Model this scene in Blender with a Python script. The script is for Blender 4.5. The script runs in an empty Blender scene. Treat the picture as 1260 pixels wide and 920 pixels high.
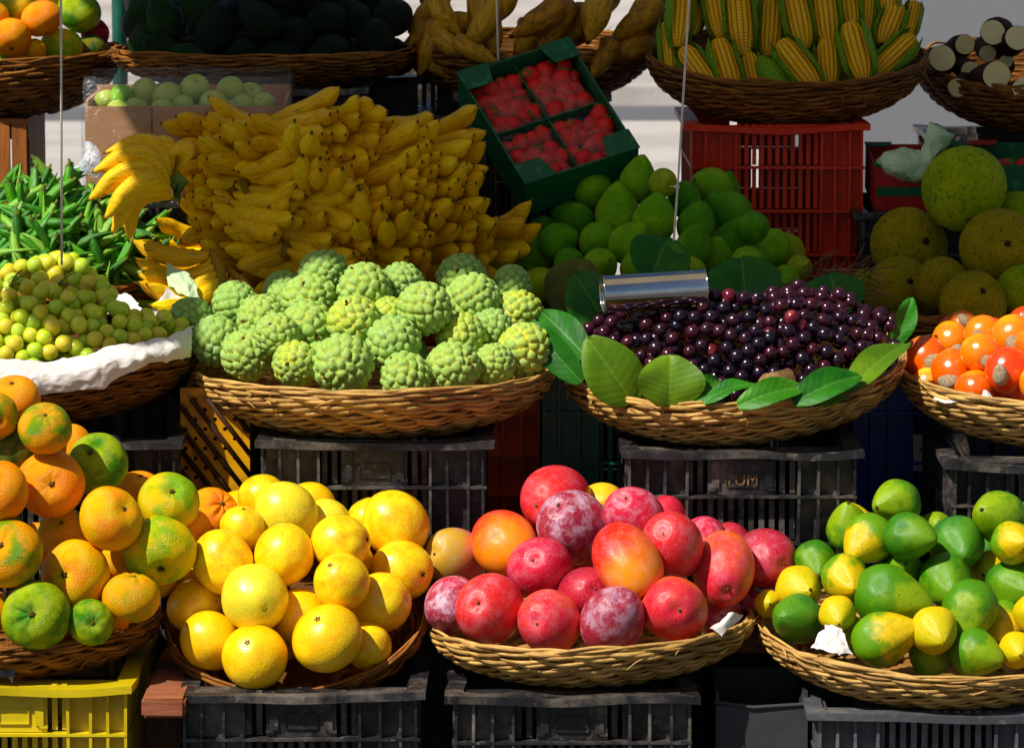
import bpy, bmesh, math, random
import numpy as np
from mathutils import Vector, Matrix, Euler, Quaternion
R = math.radians
random.seed(7); RNG = np.random.default_rng(7)
SC = bpy.context.scene; COL = SC.collection

# ---------------------------------------------------------------- camera
F = 5215.0; TH = R(7.2); CAMZ = 1.54
cd = bpy.data.cameras.new('camera'); cam = bpy.data.objects.new('camera', cd); COL.objects.link(cam)
cam.location = (0, 0, CAMZ); cam.rotation_euler = (math.pi/2 - TH, 0, 0)
cd.sensor_width = 36; cd.lens = F/1260*36; cd.clip_start = .1; cd.clip_end = 2000
cd.dof.use_dof = True; cd.dof.focus_distance = 6.5; cd.dof.aperture_fstop = 16
SC.camera = cam
# ---------------------------------------------------------------- sky, sun, exposure
SUN = Vector((-.50, -.42, .76)).normalized()
w = bpy.data.worlds.new('World'); SC.world = w; w.use_nodes = True
nt = w.node_tree; bg = nt.nodes['Background']
sky = nt.nodes.new('ShaderNodeTexSky'); sky.sky_type = 'NISHITA'; sky.sun_disc = False
sky.sun_elevation = math.asin(SUN.z); sky.sun_rotation = math.atan2(SUN.x, SUN.y)
nt.links.new(sky.outputs[0], bg.inputs[0]); bg.inputs[1].default_value = .05
sd = bpy.data.lights.new('sun', 'SUN'); so = bpy.data.objects.new('sun', sd); COL.objects.link(so)
sd.energy = 5; sd.angle = R(.5); sd.color = (1, .95, .86); so.location = (-3, -3, 6)
so.rotation_euler = SUN.to_track_quat('Z', 'Y').to_euler()
vs = SC.view_settings; vs.view_transform = 'Standard'; vs.look = 'None'; vs.exposure = .12; vs.gamma = 1
SC.cycles.use_denoising = True

# ---------------------------------------------------------------- where things stand
def ray(px, py):
    x = (px-630)/F; y = (460-py)/F
    return Vector((x, math.cos(TH)+y*math.sin(TH), -math.sin(TH)+y*math.cos(TH)))
CAM = Vector((0, 0, CAMZ))
def at(px, py, Y):
    d = ray(px, py); return CAM + d*(Y/d.y)
def m(px, Y): return px/F*Y*1.01
def hit(px, py, C, ax, ay, az):
    d = ray(px, py); o = CAM-C
    D = Vector((d.x/ax, d.y/ay, d.z/az)); O = Vector((o.x/ax, o.y/ay, o.z/az))
    a = D.dot(D); b = O.dot(D); c = O.dot(O)-1; q = b*b-a*c
    return (-b - (math.sqrt(q) if q > 0 else 0))/a
def S(r, g, b):
    f = lambda c: (c/255/12.92 if c <= 10 else ((c/255+.055)/1.055)**2.4)
    return (f(r), f(g), f(b))

# ---------------------------------------------------------------- materials
class N:
    def __init__(s, name):
        s.m = bpy.data.materials.new(name); s.m.use_nodes = True; s.t = s.m.node_tree
        s.b = s.t.nodes['Principled BSDF']; s.co = None
    def n(s, ty, **k):
        n = s.t.nodes.new('ShaderNode'+ty)
        for a, v in k.items(): setattr(n, a, v)
        return n
    def put(s, sock, v):
        if hasattr(v, 'links'): s.t.links.new(v, sock)
        elif isinstance(v, tuple) and len(v) == 3 and sock.type == 'RGBA': sock.default_value = (*v, 1)
        else: sock.default_value = v
    def coord(s, k=37.):
        if s.co is None:
            tc = s.n('TexCoord'); oi = s.n('ObjectInfo'); a = s.n('VectorMath', operation='MULTIPLY_ADD')
            s.put(a.inputs[0], (1, 1, 1)); 
            mu = s.n('Math', operation='MULTIPLY'); s.put(mu.inputs[0], oi.outputs['Random']); s.put(mu.inputs[1], k)
            s.put(a.inputs[0], tc.outputs['Object']); s.put(a.inputs[1], (1, 1, 1)); s.t.links.new(mu.outputs[0], a.inputs[2])
            s.co = a.outputs[0]; s.obj = tc.outputs['Object']; s.rnd = oi.outputs['Random']
        return s.co
    def noise(s, sc, det=3., rough=.55, vec=None, stretch=None):
        n = s.n('TexNoise'); v = vec or s.coord()
        if stretch:
            q = s.n('VectorMath', operation='MULTIPLY'); s.put(q.inputs[0], v); s.put(q.inputs[1], stretch); v = q.outputs[0]
        s.put(n.inputs['Vector'], v); n.inputs['Scale'].default_value = sc
        n.inputs['Detail'].default_value = det; n.inputs['Roughness'].default_value = rough
        return n.outputs['Fac']
    def ramp(s, f, a, b, lo=0., hi=1.):
        r = s.n('MapRange', interpolation_type='SMOOTHSTEP'); s.put(r.inputs[0], f)
        for i, v in ((1, a), (2, b), (3, lo), (4, hi)): s.put(r.inputs[i], v)
        return r.outputs[0]
    def mix(s, f, a, b):
        x = s.n('Mix', data_type='RGBA'); s.put(x.inputs[0], f); s.put(x.inputs[6], a); s.put(x.inputs[7], b); return x.outputs[2]
    def math(s, op, a, b=0.):
        x = s.n('Math', operation=op); s.put(x.inputs[0], a); s.put(x.inputs[1], b); return x.outputs[0]
    def attr(s, name, kind='OBJECT'):
        return s.n('Attribute', attribute_type=kind, attribute_name=name)
    def bump(s, h, st, dist=.002):
        b = s.n('Bump'); b.inputs['Strength'].default_value = st; b.inputs['Distance'].default_value = dist
        s.put(b.inputs['Height'], h); s.put(s.b.inputs['Normal'], b.outputs[0])
    def out(s, col, rough=.5, spec=.5, **k):
        s.put(s.b.inputs['Base Color'], col); s.put(s.b.inputs['Roughness'], rough); s.put(s.b.inputs['Specular IOR Level'], spec)
        for a, v in k.items(): s.put(s.b.inputs[a.replace('_', ' ')], v)
        return s.m
M = {}
def fruit_mat(name, scale=1.5, lo=.4, hi=.6, grad=0., spot=None, sc_spot=14., spot_lo=.66, spot_hi=.74, pore=60., pst=.3, rough=.35, spec=.5, sss=.0, bloom=None, coat=0.):
    """skin coloured by the object's own c1, c2 (two natural colours), mixed by noise and along the fruit's axis"""
    n = N(name); n.coord()
    f = n.noise(scale, 4., .6)
    if grad:
        sx = n.n('SeparateXYZ'); n.put(sx.inputs[0], n.obj)
        f = n.math('ADD', f, n.math('MULTIPLY', sx.outputs[2], grad))
    col = n.mix(n.ramp(f, lo, hi), n.attr('c1').outputs['Color'], n.attr('c2').outputs['Color'])
    fine = n.noise(scale*5, 5., .7)
    col = n.mix(n.ramp(fine, .35, .75, 0., .22), col, n.attr('c1').outputs['Color'])
    if bloom:
        bf = n.math('MULTIPLY', n.ramp(n.noise(2.2, 6., .75), .42, .68, 0., .75), n.math('ADD', n.attr('bloom').outputs['Fac'], .07))
        col = n.mix(bf, col, bloom)
    if spot: col = n.mix(n.ramp(n.noise(sc_spot, 2., .5), spot_lo, spot_hi, 0., .8), col, spot)
    n.bump(n.noise(pore, 2., .6), pst, .02)
    rg = n.ramp(n.noise(4., 4.), .3, .7, rough-.08, rough+.12)
    M[name] = n.out(col, rg, spec, Subsurface_Weight=sss, Subsurface_Radius=(.02, .01, .004), Coat_Weight=coat, Coat_Roughness=.15)
fruit_mat('citrus_skin', 1.0, .36, .60, .0, S(150, 110, 30), 22., .70, .76, 30., .40, .36, .24, sss=.06)
fruit_mat('passion_skin', 1.8, .35, .62, .0, S(175, 110, 15), 12., .65, .77, 12., .10, .30, .45, coat=.08)
fruit_mat('mango_skin', .8, .25, .80, .28, S(245, 170, 70), 30., .62, .72, 40., .16, .31, .42, bloom=S(215, 190, 215))
fruit_mat('papaya_skin', 1.5, .42, .70, .30, S(60, 80, 25), 12., .60, .74, 40., .2, .34, .4)
fruit_mat('avocado_skin', 1.4, .35, .65, .1, S(35, 70, 20), 14., .62, .72, 24., .6, .42, .22)
fruit_mat('breadfruit_skin', 1.5, .38, .62, .0, S(110, 78, 25), 10., .50, .78, 30., .8, .6, .12)
fruit_mat('cashew_skin', 1.1, .35, .65, .35, None, pore=30., pst=.1, rough=.18, spec=.6, coat=.5)
fruit_mat('apple_skin', 1.5, .35, .65, .0, S(190, 190, 120), 20., .66, .72, 30., .08, .25)
fruit_mat('berry_skin', .9, .45, .72, .0, S(150, 80, 70), 7., .70, .76, 30., .05, .13, .6)
fruit_mat('strawberry_skin', 1.2, .4, .7, -.25, None, pore=20., pst=.3, rough=.25)
fruit_mat('okra_skin', 2.2, .35, .65, .0, None, pore=30., pst=.2, rough=.42)
fruit_mat('nut_shell', 2.5, .4, .65, .0, S(60, 50, 35), 6., .6, .7, 20., .5, .45)

def simple(name, c1, c2, sc=6., rough=.6, spec=.4, bs=40., bst=.2, dist=.003, lo=.35, hi=.65, stretch=None, det=4., metallic=0., dirt=None, **k):
    n = N(name); n.coord()
    col = n.mix(n.ramp(n.noise(sc, det, .6, stretch=stretch), lo, hi), c1, c2)
    if dirt:
        col = n.mix(n.ramp(n.noise(9., 8., .72), .44, .72, 0., dirt[1]), col, dirt[0])
        col = n.mix(n.ramp(n.noise(55., 3., .6), .58, .72, 0., dirt[1]*.7), col, dirt[0])
    n.bump(n.noise(bs, 4., stretch=stretch), bst, dist)
    M[name] = n.out(col, rough, spec, Metallic=metallic, **k)
    return M[name]
DU = (.33, .27, .21)
simple('black_plastic', (.008, .008, .010), (.020, .020, .024), 7., .40, .45, 60., .5, dirt=((.36, .30, .24), .48))
simple('grey_plastic', (.055, .062, .072), (.11, .118, .13), 7., .45, .5, 60., .35, dirt=(DU, .45))
simple('bin_plastic', (.035, .033, .037), (.05, .047, .052), 7., .5, .4)
simple('yellow_plastic', S(205, 180, 0), S(225, 200, 20), 5., .35, .5, dirt=((.25, .16, .03), .35))
simple('ochre_plastic', S(190, 122, 0), S(235, 170, 0), 5., .5, .3, dirt=((.13, .045, .01), .85))
simple('red_plastic', S(212, 40, 0), S(228, 58, 6), 6., .4, .25, dirt=((.2, .05, .01), .4))
simple('orange_plastic', S(245, 85, 8), S(250, 105, 20), 6., .35, .5, dirt=((.16, .06, .02), .4))
simple('green_plastic', S(0, 120, 104), S(8, 140, 122), 6., .35, .5, dirt=((.02, .06, .05), .4))
simple('blue_plastic', S(18, 44, 165), S(24, 56, 190), 6., .35, .5, dirt=((.03, .04, .09), .4))
simple('cardboard', S(176, 128, 92), S(192, 145, 106), 5., .8, .2, 90., .25)
simple('green_card', S(0, 88, 50), S(30, 125, 72), 60., .5, .4, 60., .1, lo=.55, hi=.68)
simple('red_card', S(150, 16, 12), S(180, 24, 18), 12., .5, .4)
simple('paper', S(236, 230, 224), S(222, 214, 208), 8., .75, .2, 40., .35, .004)
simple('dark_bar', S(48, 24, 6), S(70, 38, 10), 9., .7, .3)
simple('brown_wood', S(132, 68, 38), S(165, 96, 62), 3., .7, .3, 25., .5, stretch=(1, 8, 8), dirt=((.3, .2, .14), .4))
simple('slat_wood', S(130, 72, 24), S(168, 100, 40), 4., .6, .3, 25., .5, stretch=(8, 8, 1))
simple('asphalt', (.12, .122, .134), (.18, .182, .19), 60., .9, .2, 180., .6, .01)
simple('stall_ground', (.045, .043, .042), (.075, .07, .065), 14., .9, .2, 90., .5, .01)
simple('concrete', (.40, .36, .33), (.56, .51, .47), .8, .9, .2, 30., .4, .01, det=8.)
simple('steel', (.72, .73, .75), (.62, .63, .66), 30., .12, .5, 200., .03, metallic=1.)
simple('green_paint', S(20, 80, 66), S(40, 110, 92), 9., .4, .5)
simple('awning_cloth', S(60, 70, 60), S(75, 85, 72), 5., .8, .2)
n = N('awning_cloth_thin'); n.coord()
tl_ = n.n('BsdfTranslucent'); tl_.inputs['Color'].default_value = (.62, .50, .30, 1)
mx = n.n('MixShader'); mx.inputs[0].default_value = .36; n.out((.30, .28, .22), .85, .1)
n.t.links.new(n.b.outputs[0], mx.inputs[1]); n.t.links.new(tl_.outputs[0], mx.inputs[2]); n.t.links.new(mx.outputs[0], n.t.nodes['Material Output'].inputs[0]); M['awning_cloth_thin'] = n.m
simple('cord_fibre', (.62, .58, .5), (.75, .7, .62), 60., .7, .3)
simple('dry_stem', S(90, 62, 28), S(140, 104, 50), 3., .8, .2, 20., .6, .05)
simple('banana_crown', S(130, 95, 25), S(165, 130, 30), 3., .7, .2)
simple('green_stem', S(80, 110, 26), S(140, 150, 50), 3., .6, .3, 20., .5, .05)
simple('dark_tip', S(38, 24, 12), S(66, 44, 20), 3., .8, .2)
simple('straw', S(150, 118, 78), S(92, 66, 38), 20., .85, .15, 60., .6)
simple('blue_cloth', S(70, 80, 130), S(100, 110, 160), 8., .8, .2)
simple('dark_bark', S(44, 30, 20), S(70, 48, 32), 3., .85, .2, 18., .8, .08, stretch=(1, 1, .25))
simple('cassava_flesh', S(245, 232, 175), S(228, 206, 140), 3., .7, .3, 12., .2, .05)
simple('bag_plastic', S(214, 240, 190), S(186, 220, 160), 14., .35, .5, 50., .9, .01, stretch=(1, .3, 1), Alpha=.88)
simple('leaf_rib', S(150, 180, 70), S(170, 190, 90), 8., .4, .4)

# wicker: every split of cane has its own tone (mesh attribute)
n = N('wicker'); n.coord()
tone = n.attr('tone', 'GEOMETRY').outputs['Fac']
c = n.mix(tone, S(146, 96, 36), S(244, 196, 108))
st_ = n.noise(16., 5., .65, stretch=(1, 1, 9))
c = n.mix(n.ramp(st_, .35, .62, .55, 0.), c, S(84, 50, 22))
c = n.mix(n.ramp(n.noise(5., 4.), .5, .75, 0., .4), c, S(105, 66, 32))
n.bump(n.noise(90., 3., stretch=(1, 1, 8)), .6, .003)
M['wicker'] = n.out(c, .5, .35)
n = N('dark_wicker'); n.coord()
tone = n.attr('tone', 'GEOMETRY').outputs['Fac']
c = n.mix(tone, S(84, 48, 16), S(172, 112, 46))
c = n.mix(n.ramp(n.noise(16., 5., .65, stretch=(1, 1, 9)), .35, .62, .5, 0.), c, S(60, 36, 18))
n.bump(n.noise(90., 3., stretch=(1, 1, 8)), .6, .003)
M['dark_wicker'] = n.out(c, .65, .12)
# banana: yellow with brown flecks, dark ends (mesh attribute)
n = N('banana_peel'); n.coord()
c = n.mix(n.ramp(n.noise(2.5, 3.), .35, .7), n.attr('c1').outputs['Color'], n.attr('c2').outputs['Color'])
c = n.mix(n.ramp(n.noise(5., 4., .7, stretch=(.5, 1, 1)), .58, .68, 0., .85), c, S(70, 42, 12))
c = n.mix(n.ramp(n.noise(34., 2., .5), .66, .72, 0., .7), c, S(60, 38, 14))
e = n.attr('tip', 'GEOMETRY').outputs['Fac']
c = n.mix(n.ramp(e, .3, .9, 0., .9), c, S(62, 40, 16))
n.bump(n.noise(10., 3.), .25, .03)
M['banana_peel'] = n.out(c, .45, .25)
# sugar apple: yellow grooves between grey green knobs (mesh attribute)
n = N('sugar_apple_skin'); n.coord()
k = n.attr('knob', 'GEOMETRY').outputs['Fac']
c = n.mix(n.ramp(n.noise(1.2, 3.), .35, .65), n.attr('c1').outputs['Color'], S(160, 198, 88))
c = n.mix(n.ramp(k, .0, .58), n.attr('c2').outputs['Color'], c)
c = n.mix(n.ramp(n.noise(3., 5., .7), .5, .7, 0., .4), c, S(190, 212, 165))
c = n.mix(n.ramp(n.noise(7., 4., .7), .59, .70, 0., .75), c, S(72, 56, 42))
n.bump(n.noise(22., 3.), .35, .03)
M['sugar_apple_skin'] = n.out(c, .5, .35)
# corn
n = N('corn_kernel'); n.coord()
k = n.attr('knob', 'GEOMETRY').outputs['Fac']
c = n.mix(n.ramp(n.noise(2., 3.), .3, .7), S(255, 205, 10), S(252, 180, 14))
c = n.mix(n.ramp(k, .1, .45), S(170, 112, 26), c)
M['corn_kernel'] = n.out(c, .38, .25)
n = N('corn_husk'); n.coord()
c = n.mix(n.ramp(n.noise(3., 3., stretch=(6, 6, .4)), .35, .65), S(100, 165, 15), S(165, 205, 50))
n.bump(n.noise(6., 3., stretch=(8, 8, .3)), .6, .05)
M['corn_husk'] = n.out(c, .5, .15)
# grape
n = N('grape_skin'); n.coord()
c = n.mix(n.ramp(n.noise(1., 2.), .35, .65), n.attr('c1').outputs['Color'], n.attr('c2').outputs['Color'])
M['grape_skin'] = n.out(c, .24, .4, Subsurface_Weight=1., Subsurface_Radius=(1., 1., .25), Subsurface_Scale=.02)
# leaf
n = N('broad_leaf'); n.coord()
v = n.attr('vein', 'GEOMETRY').outputs['Fac']
c = n.mix(n.ramp(n.noise(14., 4.), .35, .7), n.attr('c1').outputs['Color'], n.attr('c2').outputs['Color'])
c = n.mix(n.math('MULTIPLY', n.math('POWER', v, 4.), .28), c, S(150, 190, 80))
n.bump(n.noise(60., 3.), .15, .002)
M['broad_leaf'] = n.out(c, .48, .25)
# clear film
n = N('clear_film'); n.coord()
gl = n.n('BsdfGlossy'); gl.inputs['Roughness'].default_value = .12; gl.inputs['Color'].default_value = (.9, .92, .95, 1)
tr = n.n('BsdfTransparent'); tr.inputs['Color'].default_value = (.93, .94, .95, 1)
b_ = n.n('Bump'); b_.inputs['Strength'].default_value = .9; b_.inputs['Distance'].default_value = .01
n.put(b_.inputs['Height'], n.noise(30., 5., .7)); n.put(gl.inputs['Normal'], b_.outputs[0])
mx = n.n('MixShader')
simple('bag_film', S(225, 232, 240), S(180, 195, 215), 30., .15, .8, 60., .9, .01, Alpha=.45); mx.inputs[0].default_value = .06
n.t.links.new(tr.outputs[0], mx.inputs[1]); n.t.links.new(gl.outputs[0], mx.inputs[2])
n.t.links.new(mx.outputs[0], n.t.nodes['Material Output'].inputs[0]); M['clear_film'] = n.m

# ---------------------------------------------------------------- object helpers
def mesh(name, v, f, mt, smooth=True):
    me = bpy.data.meshes.new(name); me.from_pydata([tuple(map(float, q)) for q in v], [], [tuple(map(int, q)) for q in f])
    if mt: me.materials.append(M[mt])
    if smooth: me.shade_smooth()
    me.update(); return me
def link(name, me, parent=None):
    o = bpy.data.objects.new(name, me); COL.objects.link(o)
    if parent is not None: o.parent = parent
    return o
def tag(o, label, cat, group=None):
    o['label'] = label; o['category'] = cat
    if group: o['group'] = group
    return o
def thing(name, label, cat, loc, rz=0., group=None):
    o = link(name, None); o.location = loc; o.rotation_euler = (0, 0, rz); o.empty_display_size = .05
    return tag(o, label, cat, group)
def structure(name, me):
    o = link(name, me); o['kind'] = 'structure'; return o
def stuff(o): o['kind'] = 'stuff'; return o
def setattr_f(me, name, vals):
    a = me.attributes.new(name, 'FLOAT', 'POINT'); a.data.foreach_set('value', np.asarray(vals, dtype=np.float32))
class MB:
    def __init__(s): s.v = []; s.f = []
    def box(s, x0, x1, y0, y1, z0, z1):
        b = len(s.v); s.v += [(x, y, z) for z in (z0, z1) for y in (y0, y1) for x in (x0, x1)]
        s.f += [tuple(b+i for i in q) for q in ((0, 2, 3, 1), (4, 5, 7, 6), (0, 1, 5, 4), (2, 6, 7, 3), (0, 4, 6, 2), (1, 3, 7, 5))]
        return s
    def tube(s, pts, rad, k=8, flat=1.):
        b = len(s.v); P = [Vector(p) for p in pts]; up = Vector((0, 0, 1))
        for i, p in enumerate(P):
            t = (P[min(i+1, len(P)-1)]-P[max(i-1, 0)]).normalized()
            a = t.cross(up if abs(t.z) < .95 else Vector((1, 0, 0))).normalized(); c = a.cross(t)
            r = rad[i] if hasattr(rad, '__len__') else rad
            s.v += [tuple(p + a*math.cos(q)*r + c*math.sin(q)*r*flat) for q in (2*math.pi*j/k for j in range(k))]
        for i in range(len(P)-1):
            for j in range(k):
                s.f.append((b+i*k+j, b+i*k+(j+1) % k, b+(i+1)*k+(j+1) % k, b+(i+1)*k+j))
        s.f.append(tuple(b+j for j in reversed(range(k)))); s.f.append(tuple(b+(len(P)-1)*k+j for j in range(k)))
        return s
    def obj(s, name, mt, parent=None, smooth=False): return link(name, mesh(name, s.v, s.f, mt, smooth), parent)
    def me(s, name, mt, smooth=False): return mesh(name, s.v, s.f, mt, smooth)
def lumps(v, amp, freq, seed, k=7):
    g = np.random.default_rng(seed); o = np.zeros(len(v))
    for _ in range(k):
        d = g.normal(size=3); d *= freq*g.uniform(.6, 1.4)/np.linalg.norm(d); o += np.sin(v@d + g.uniform(0, 6.3))
    return amp*o/math.sqrt(k)
def uvs(nu, nv):
    v = [(0, 0, 1)]; f = []
    for i in range(1, nv):
        t = math.pi*i/nv
        v += [(math.sin(t)*math.cos(2*math.pi*j/nu), math.sin(t)*math.sin(2*math.pi*j/nu), math.cos(t)) for j in range(nu)]
    v.append((0, 0, -1)); L = len(v)-1
    for j in range(nu): f.append((0, 1+j, 1+(j+1) % nu)); f.append((L, L-nu+(j+1) % nu, L-nu+j))
    for i in range(nv-2):
        for j in range(nu):
            a = 1+i*nu; f.append((a+j, a+nu+j, a+nu+(j+1) % nu, a+(j+1) % nu))
    return np.array(v), f
def ico(sub):
    bm = bmesh.new(); bmesh.ops.create_icosphere(bm, subdivisions=sub, radius=1.)
    v = np.array([tuple(x.co) for x in bm.verts]); f = [tuple(q.index for q in x.verts) for x in bm.faces]; bm.free(); return v, f

# ---------------------------------------------------------------- fruit meshes (unit radius, stem along +Z)
def shape(fn, nu=36, nv=26):
    v, f = uvs(nu, nv); th = np.arccos(np.clip(v[:, 2], -1, 1)); ph = np.arctan2(v[:, 1], v[:, 0]); return fn(v.copy(), th, ph), f
def tangerine(seed, ridge):
    def fn(v, th, ph):
        r = 1 + lumps(v, .022, 3., seed) + lumps(v, .007, 9., seed+1)
        r -= .17*np.exp(-(th/.30)**2) + .10*np.exp(-((math.pi-th)/.25)**2)
        r += ridge*np.cos(8*ph+seed+lumps(v, 1.6, 2.4, seed+5))*np.exp(-((th-.42)/.30)**2)*(.55+lumps(v, .45, 2.5, seed+8))
        v = v*r[:, None]; v[:, 2] *= .86; return v
    return shape(fn, 48, 30)
def passion(seed):
    def fn(v, th, ph):
        r = 1 + lumps(v, .03, 2.6, seed)+lumps(v, .005, 8., seed+2); r -= .035*np.exp(-(th/.12)**2)
        r -= .07*np.exp(-(((v-[.6, .5, .62])**2).sum(1))/.05)+.06*np.exp(-(((v-[-.7, .1, .5])**2).sum(1))/.12)
        v = v*r[:, None]; v[:, 2] *= 1.04; return v
    return shape(fn)
def mango(seed):
    def fn(v, th, ph):
        r = 1 + lumps(v, .02, 2., seed) - .10*np.exp(-(th/.22)**2)
        v = v*r[:, None]; v[:, 2] *= 1.2; v[:, 0] += .10*v[:, 2]**2*np.sign(v[:, 2])*-.6; v[:, 1] *= .93; return v
    return shape(fn)
def papaya(seed):
    def fn(v, th, ph):
        r = 1 + lumps(v, .035, 2.2, seed) + .02*np.cos(5*ph+seed)*np.sin(th)
        v = v*r[:, None]; z = v[:, 2]; s = np.where(z > 0, 1-.40*np.clip(z, 0, 1)**1.35, 1.)
        v[:, 0] *= s; v[:, 1] *= s; v[:, 2] = np.where(z > 0, z*1.40, z*1.02) - .12; return v
    return shape(fn)
def pear(seed):
    def fn(v, th, ph):
        r = 1 + lumps(v, .025, 3., seed) + lumps(v, .008, 14., seed+3)
        v = v*r[:, None]; z = v[:, 2]; s = 1-.40*np.clip(z+.1, 0, 1)**1.2
        v[:, 0] *= s*.93; v[:, 1] *= s*.93; v[:, 2] = z*1.32 - .06; return v
    return shape(fn)
def breadfruit(seed):
    def fn(v, th, ph):
        r = 1 + lumps(v, .018, 3., seed) + lumps(v, .006, 22., seed+3, 14) - .05*np.exp(-(th/.18)**2); return v*r[:, None]
    return shape(fn, 60, 40)
def cashew(seed):
    def fn(v, th, ph):
        r = 1 + lumps(v, .03, 2.4, seed); v = v*r[:, None]; z = v[:, 2]
        s = 1-.18*np.clip(-z, 0, 1); v[:, 0] *= s; v[:, 1] *= s; v[:, 2] *= 1.1; v[:, 2] -= .1*np.exp(-(th/.3)**2); return v
    return shape(fn)
def berry(seed):
    def fn(v, th, ph):
        r = 1 + lumps(v, .012, 2., seed) - .07*np.exp(-(th/.22)**2) + .05*np.exp(-((th-.32)/.09)**2); return v*r[:, None]
    return shape(fn, 20, 14)
def strawberry(seed):
    def fn(v, th, ph):
        r = 1 + lumps(v, .04, 2.4, seed) - .04*np.cos(14*th)*np.cos(10*ph+7*np.sign(np.cos(14*th))); v = v*r[:, None]; z = v[:, 2]
        s = np.where(z < .2, np.clip((z+1.15)/1.35, 0, 1)**.62, 1.); v[:, 0] *= s; v[:, 1] *= s; v[:, 2] = z*1.15; return v
    return shape(fn, 30, 24)
def apple(seed):
    def fn(v, th, ph):
        r = 1 + lumps(v, .015, 2., seed) - .30*np.exp(-(th/.33)**2) - .15*np.exp(-((math.pi-th)/.3)**2) + .02*np.cos(5*ph)*(1-np.cos(th))/2
        return v*r[:, None]
    return shape(fn)
def variants(name, fn, n, mt, *a): 
    out = []
    for i in range(n):
        v, f = fn(11*i+3, *a); out.append(mesh(name, v, f, mt))
    return out
def sugar(seed):
    v, f = ico(5); g = np.random.default_rng(seed); K = 88
    i = np.arange(K)+.5; p = np.arccos(1-2*i/K); t = math.pi*(1+5**.5)*i
    c = np.stack([np.cos(t)*np.sin(p), np.sin(t)*np.sin(p), np.cos(p)], 1) + g.normal(size=(K, 3))*.045
    c /= np.linalg.norm(c, axis=1)[:, None]
    u = v.copy(); d = np.sort(np.arccos(np.clip(u@c.T, -1, 1)), axis=1)
    e = np.clip((d[:, 1]-d[:, 0])/.17, 0, 1); h = 1-(1-e)**2
    r = .84 + .19*h + .02*np.sin(37*c[np.argmax(u@c.T, axis=1), 0]+5) + lumps(v, .03, 2., seed); v = v*r[:, None]; v[:, 2] *= .97+.04*g.random(); v[:, 0] *= 1.0+.06*g.random()
    me = mesh('sugar_apple', v, f, 'sugar_apple_skin'); setattr_f(me, 'knob', e); return me
SH = {
 'tangerine': variants('tangerine', tangerine, 4, 'citrus_skin', .02) , 'ridged': variants('tangerine', tangerine, 2, 'citrus_skin', .06),
 'orange': variants('orange', tangerine, 3, 'citrus_skin', .006),
 'passion': variants('passion_fruit', passion, 3, 'passion_skin'), 'mango': variants('mango', mango, 3, 'mango_skin'),
 'papaya': variants('papaya', papaya, 4, 'papaya_skin'), 'pear': variants('avocado', pear, 4, 'avocado_skin'),
 'breadfruit': variants('breadfruit', breadfruit, 3, 'breadfruit_skin'), 'cashew': variants('cashew_apple', cashew, 3, 'cashew_skin'),
 'berry': variants('jabuticaba', berry, 3, 'berry_skin'), 'strawberry': variants('strawberry', strawberry, 3, 'strawberry_skin'),
 'apple': variants('apple', apple, 2, 'apple_skin'), 'sugar': [sugar(s) for s in (1, 2, 3, 4)],
}
v, f = uvs(16, 11); SH['grape'] = [mesh('grape', v*np.array([1, 1, 1.08]), f, 'grape_skin')]
def star_mesh(name, r, mt, h=.05, k=5):
    v = [(0, 0, h*.3)]
    for i in range(2*k):
        q = r if i % 2 == 0 else r*.45; a = math.pi*i/k; v.append((q*math.cos(a), q*math.sin(a), h))
    f = [(0, 1+i, 1+(i+1) % (2*k)) for i in range(2*k)]
    v += [(x, y, z-h*1.6) for x, y, z in v]; n0 = 2*k+1
    f += [(n0, n0+1+(i+1) % (2*k), n0+1+i) for i in range(2*k)] + [(1+i, n0+1+i, n0+1+(i+1) % (2*k), 1+(i+1) % (2*k)) for i in range(2*k)]
    return mesh(name, v, f, mt)
CALYX = star_mesh('calyx', .11, 'dry_stem')
CALYX2 = star_mesh('calyx', .62, 'green_stem', .12, 7)
def nub(name, r0, r1, h, mt):
    return MB().tube([(0, 0, -h*.5), (0, 0, 0), (.01, 0, h*.6), (.02, .01, h)], [r0*1.3, r0, r1, r1*.8], 8).me(name, mt, True)
NUB = nub('stem', .085, .055, .13, 'dry_stem'); NUB2 = nub('stem', .095, .06, .08, 'dark_tip')
NUB3 = nub('stem', .075, .06, .07, 'dry_stem')
v, f = uvs(14, 10)
v[:, 2] *= 1.35; v[:, 0] += .35*v[:, 2]**2
NUTM = mesh('nut', v, f, 'nut_shell')

# kind: (object name, category, meshes, part name, part mesh, part z)
KIND = {
 'tangerine': ('tangerine', 'tangerine', 'tangerine', CALYX, .70), 'ridged': ('tangerine', 'tangerine', 'ridged', CALYX, .72),
 'orange': ('orange', 'orange', 'orange', CALYX, .72), 'passion': ('passion_fruit', 'passion fruit', 'passion', CALYX, .985),
 'mango': ('mango', 'mango', 'mango', NUB, .99), 'papaya': ('papaya', 'papaya', 'papaya', NUB3, 1.25),
 'pear': ('avocado', 'avocado', 'pear', NUB2, 1.17), 'breadfruit': ('breadfruit', 'breadfruit', 'breadfruit', NUB2, .96),
 'sugar': ('sugar_apple', 'sugar apple', 'sugar', NUB, .93), 'cashew': ('cashew_fruit', 'cashew fruit', 'cashew', NUTM, 1.1),
 'berry': ('jabuticaba_berry', 'berry', 'berry', None, 0), 'strawberry': ('strawberry', 'strawberry', 'strawberry', CALYX2, 1.06),
 'apple': ('green_apple', 'apple', 'apple', NUB, .62),
}
def spin(axis):
    return Vector(axis).normalized().to_track_quat('Z', 'Y').to_matrix().to_4x4() @ Matrix.Rotation(random.uniform(0, 6.28), 4, 'Z')
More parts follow.
